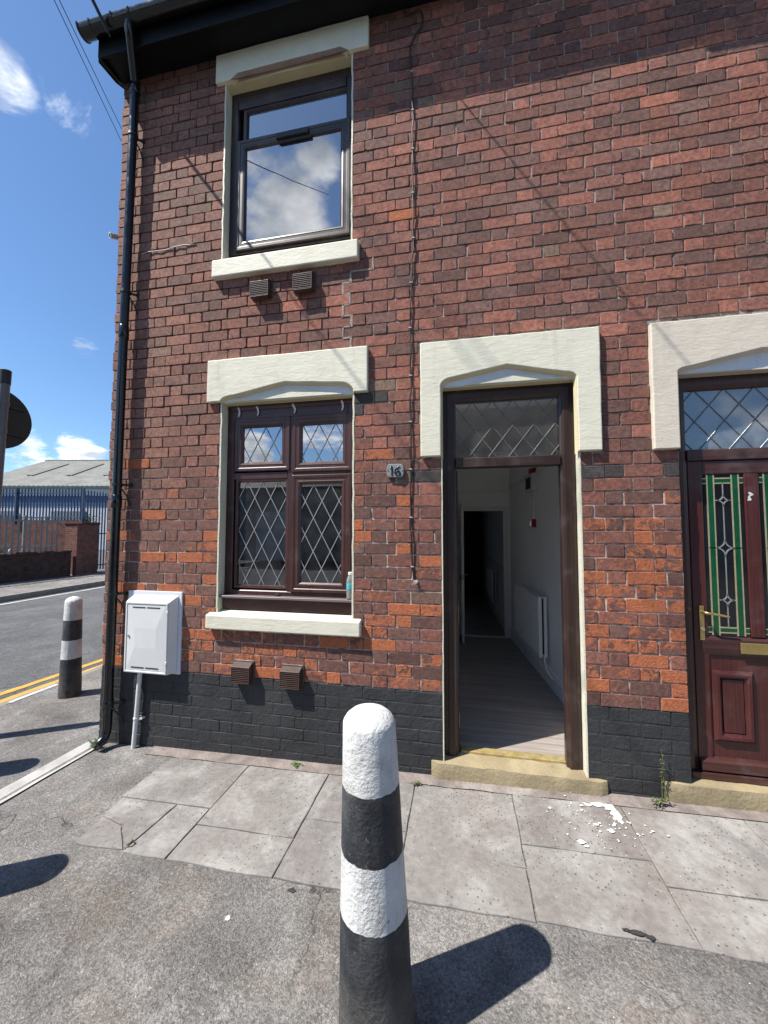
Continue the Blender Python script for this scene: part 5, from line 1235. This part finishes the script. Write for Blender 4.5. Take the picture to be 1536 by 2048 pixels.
MB().obox(E0-ex*.3+ey*-.12+Vector((0, 0, zE-.16)), ex*(LW_+.6), ey*.16, (0, 0, .15)).build('gutter', plain('green_gutter', (.05, .10, .09), .5, .1, 3), wh)
MB().obox(E0-ex*.3+ey*(run-.2)+Vector((0, 0, zR-.06)), ex*(LW_+.6), ey*.4, (0, 0, .14)).build('ridge_cap', 'roof', wh)
# rubble behind the grey fence
m = MB(); rr2 = random.Random(5)
for k in range(60):
    c = Vector((-15.3-rr2.random()*.9, 7.9+rr2.gauss(0, .45), .75+rr2.random()*.35)); s = rr2.uniform(.04, .13)
    m.add([c+Vector((rr2.uniform(-1, 1), rr2.uniform(-1, 1), rr2.uniform(-1, 1)))*s for _ in range(5)], [(0, 1, 2), (0, 2, 3), (0, 3, 1), (1, 4, 2), (2, 4, 3), (3, 4, 1)])
m.build('rubble_heap', 'rubble', None, kind='stuff', label='heap of pale rubble behind the grey palisade fence', category='rubble')
MB().box(-17.0, -15.0, 6.6, 9.0, -.03, .8).build('earth_bank', 'far_dark', None, kind='structure')
# industrial block opposite, behind the camera (it shows in the window reflections)
ob = thing('workshop', 'dark workshop across the road behind the camera, mirrored in the lower window', 'workshop', (0, -19, 0))
MB().box(-14, 16, -26, -18.2, 0, 4.3).build('wall', 'render', ob)
MB().extr([(-14.3, -17.9, 4.3), (-14.3, -22, 6.4), (-14.3, -26.3, 4.3)], (30.6, 0, 0)).build('roof', 'slate', ob)
for k in range(5): MB().box(-12+5.6*k, -9+5.6*k, -18.2, -18.12, .0, 2.9).build('roller_door', 'blue_clad' if k % 2 else 'clad', ob)

oh = thing('opposite_house', 'brown house across the road behind the camera, mirrored in the open door fanlight', 'house', (2, -19, 0))
MB().box(-2.2, 8.4, -26, -17.9, 0, 8.2).build('wall', 'far_brick', oh)
MB().extr([(-2.5, -17.6, 8.2), (-2.5, -22, 11.2), (-2.5, -26.4, 8.2)], (11.2, 0, 0)).build('roof', 'slate', oh)
for x in (-1.2, 1.9, 5.0, 6.9):
    for z in (.9, 3.9):
        f_ = MB().ring(x, x+1.1, z, z+1.5, [(0, -17.9), (0, -17.86), (.07, -17.86), (.07, -17.9)]).build('window', 'gloss', oh); MB().box(x+.07, x+1.03, -17.9, -17.88, z+.07, z+1.43).build('pane', 'slot', f_)
# ------------------------------------------------------------------ weeds and litter
def weed(name, label, c, n, h, sp, mat='leaf', seed=1, lean=(0, 0), upright=False):
    g = random.Random(seed); w = thing(name, label, 'weed', c); lf, stm = MB(), MB(); c = Vector(c)
    for i in range(n):
        a = g.uniform(0, 6.28); L = h*g.uniform(.55, 1.0); out = sp*g.uniform(.2, 1)
        p0 = c+Vector((g.uniform(-.01, .01), g.uniform(-.01, .01), 0)); p2 = p0+Vector((math.cos(a)*out+lean[0], -abs(math.sin(a))*out+lean[1], L)); p1 = (p0+p2)/2+Vector((0, 0, L*.12))
        stm.tube([p0, p1, p2], [.0022, .0017, .001], 5)
        for f in ((.45, .6, .75, .9, 1.0) if upright else (.6, .8, 1.0)):
            q = p0.lerp(p2, f)+Vector((0, 0, L*.1*(1-f)))
            for k in range(2):
                d = Vector((g.uniform(-1, 1), g.uniform(-1, .3), g.uniform(-.2, .6))).normalized(); s = g.uniform(.010, .019)*(1.35-f*.6 if upright else 1); e = d.cross(Vector((0, 0, 1))).normalized()
                lf.add([q, q+d*s*.55+e*s*.32, q+d*s*1.15+Vector((0, 0, -.003)), q+d*s*.55-e*s*.32], [(0, 1, 2, 3)])
    stm.build('stem', 'stem', w); lf.build('leaf', mat, w, fix=False)
    return w
weed('weed', 'bright green weed growing at the foot of the black downpipe', (-2.905, -.085, gz(-2.9)), 16, .085, .06, 'leaf', 3)
weed('weed', 'tiny green weed at the foot of the black plinth left of the bollard', (-1.185, -.03, gz(-1.2)), 9, .03, .05, 'leaf', 4)
weed('weed', 'tall straggly weed against the black plinth beside the neighbouring doorstep', (1.205, -.022, gz(1.2)), 3, .34, .02, 'leaf2', 7, (0, 0), True)
weed('weed', 'low green weeds at the base of the tall straggly weed', (1.16, -.04, gz(1.16)), 11, .06, .09, 'leaf2', 8)
weed('weed', 'sparse dry grass sprigs in the joint left of the doorstep', (-.30, -.10, gz(-.3)), 7, .03, .05, 'leaf2', 9)
def bush(name, label, c, r, n, seed):
    g = random.Random(seed); m = MB(); c = Vector(c); w = thing(name, label, 'bush', tuple(c))
    for i in range(n):
        q = c+Vector((g.gauss(0, r*.5), g.gauss(0, r*.5), abs(g.gauss(0, r*.45)))); d = Vector((g.uniform(-1, 1), g.uniform(-1, 1), g.uniform(-.4, .8))).normalized(); e = d.cross(Vector((.2, .1, 1))).normalized(); s = g.uniform(.04, .09)
        m.add([q, q+d*s*.5+e*s*.3, q+d*s, q+d*s*.5-e*s*.3], [(0, 1, 2, 3)])
    m.build('foliage', 'leaf2', w, fix=False); MB().tube([c-Vector((0, 0, .05)), c+Vector((.02, 0, r*.6))], .012, 6).build('stem', 'stem', w)
bush('bush', 'small self seeded bush on top of the brick gate pillar', (-14.85, 10.25, 2.07), .34, 260, 2)
bush('bush', 'low weeds at the bottom of the blue gate', (-14.75, 11.6, .02), .3, 160, 6)
lt = MB(); c = Vector((-1.79, -.895, gz(-1.79)+.02))
lt.tube([c, c+Vector((.014, .006, .006)), c+Vector((.018, .024, .009)), c+Vector((.004, .034, .006))], [.003, .006, .006, .002], 7)
lt.build('dry_leaf_scrap', 'brown_litter', None, smooth=60, label='curled brown dry scrap lying on the cracked flagstone', category='litter')
m = MB(); c = Vector((-.655, -.30, gz(-.6)+.012)); m.obox(c, (.012, .004, .01), (-.005, .035, .002), (0, 0, .008)); m.build('white_scrap', 'litter', None, label='small white scrap of litter beside the foreground bollard', category='litter')
def stain(name, label, pts, mat):
    m = MB()
    for x, y, r, e in pts:
        a0 = rnd.uniform(0, 6); q = [(x+math.cos(a0+k*.57)*r*rnd.uniform(.6, 1.2), y+math.sin(a0+k*.57)*r*e*rnd.uniform(.6, 1.2)) for k in range(11)]
        z = .0165 if y > -.92 else .0035
        m.add([(a, b, gz(a)+z) for a, b in q], [tuple(range(11))])
    m.build(name, mat, None, fix=False, label=label, category='stain')
tar = plain('tar', (.028, .026, .025), .8, .3, 30)
stain('tar_smear', 'black tar smear at the front edge of the flags right of the bollard', [(.70, -.905, .035, .35), (.745, -.915, .02, .5), (.66, -.90, .018, .4)], tar)
stain('gum_spot', 'dark trodden gum spot on the tarmac left of the foreground bollard', [(-.80, -.965, .022, .6)], tar)
stain('chalk_mark', 'faint white chalky spot on the tarmac left of the foreground bollard', [(-1.02, -1.14, .013, 1)], MAT['white_line'])
g = random.Random(11); m = MB()
for k in range(170):                          # grit on the paving
    x, y = g.uniform(-2.9, 2.4), -abs(g.gauss(0, .75))-.06; s = g.uniform(.0015, .0045) if y > -1.7 else g.uniform(.001, .003)
    c = Vector((x, y, gz(x)+(.011 if -2.1 < x and y > -.92 else .003)))
    m.add([c+Vector((-s, -s*.6, 0)), c+Vector((s, -s*.4, 0)), c+Vector((s*.3, s, 0)), c+Vector((0, 0, s))], [(0, 1, 3), (1, 2, 3), (2, 0, 3)])
m.build('grit', 'litter', None, kind='stuff')
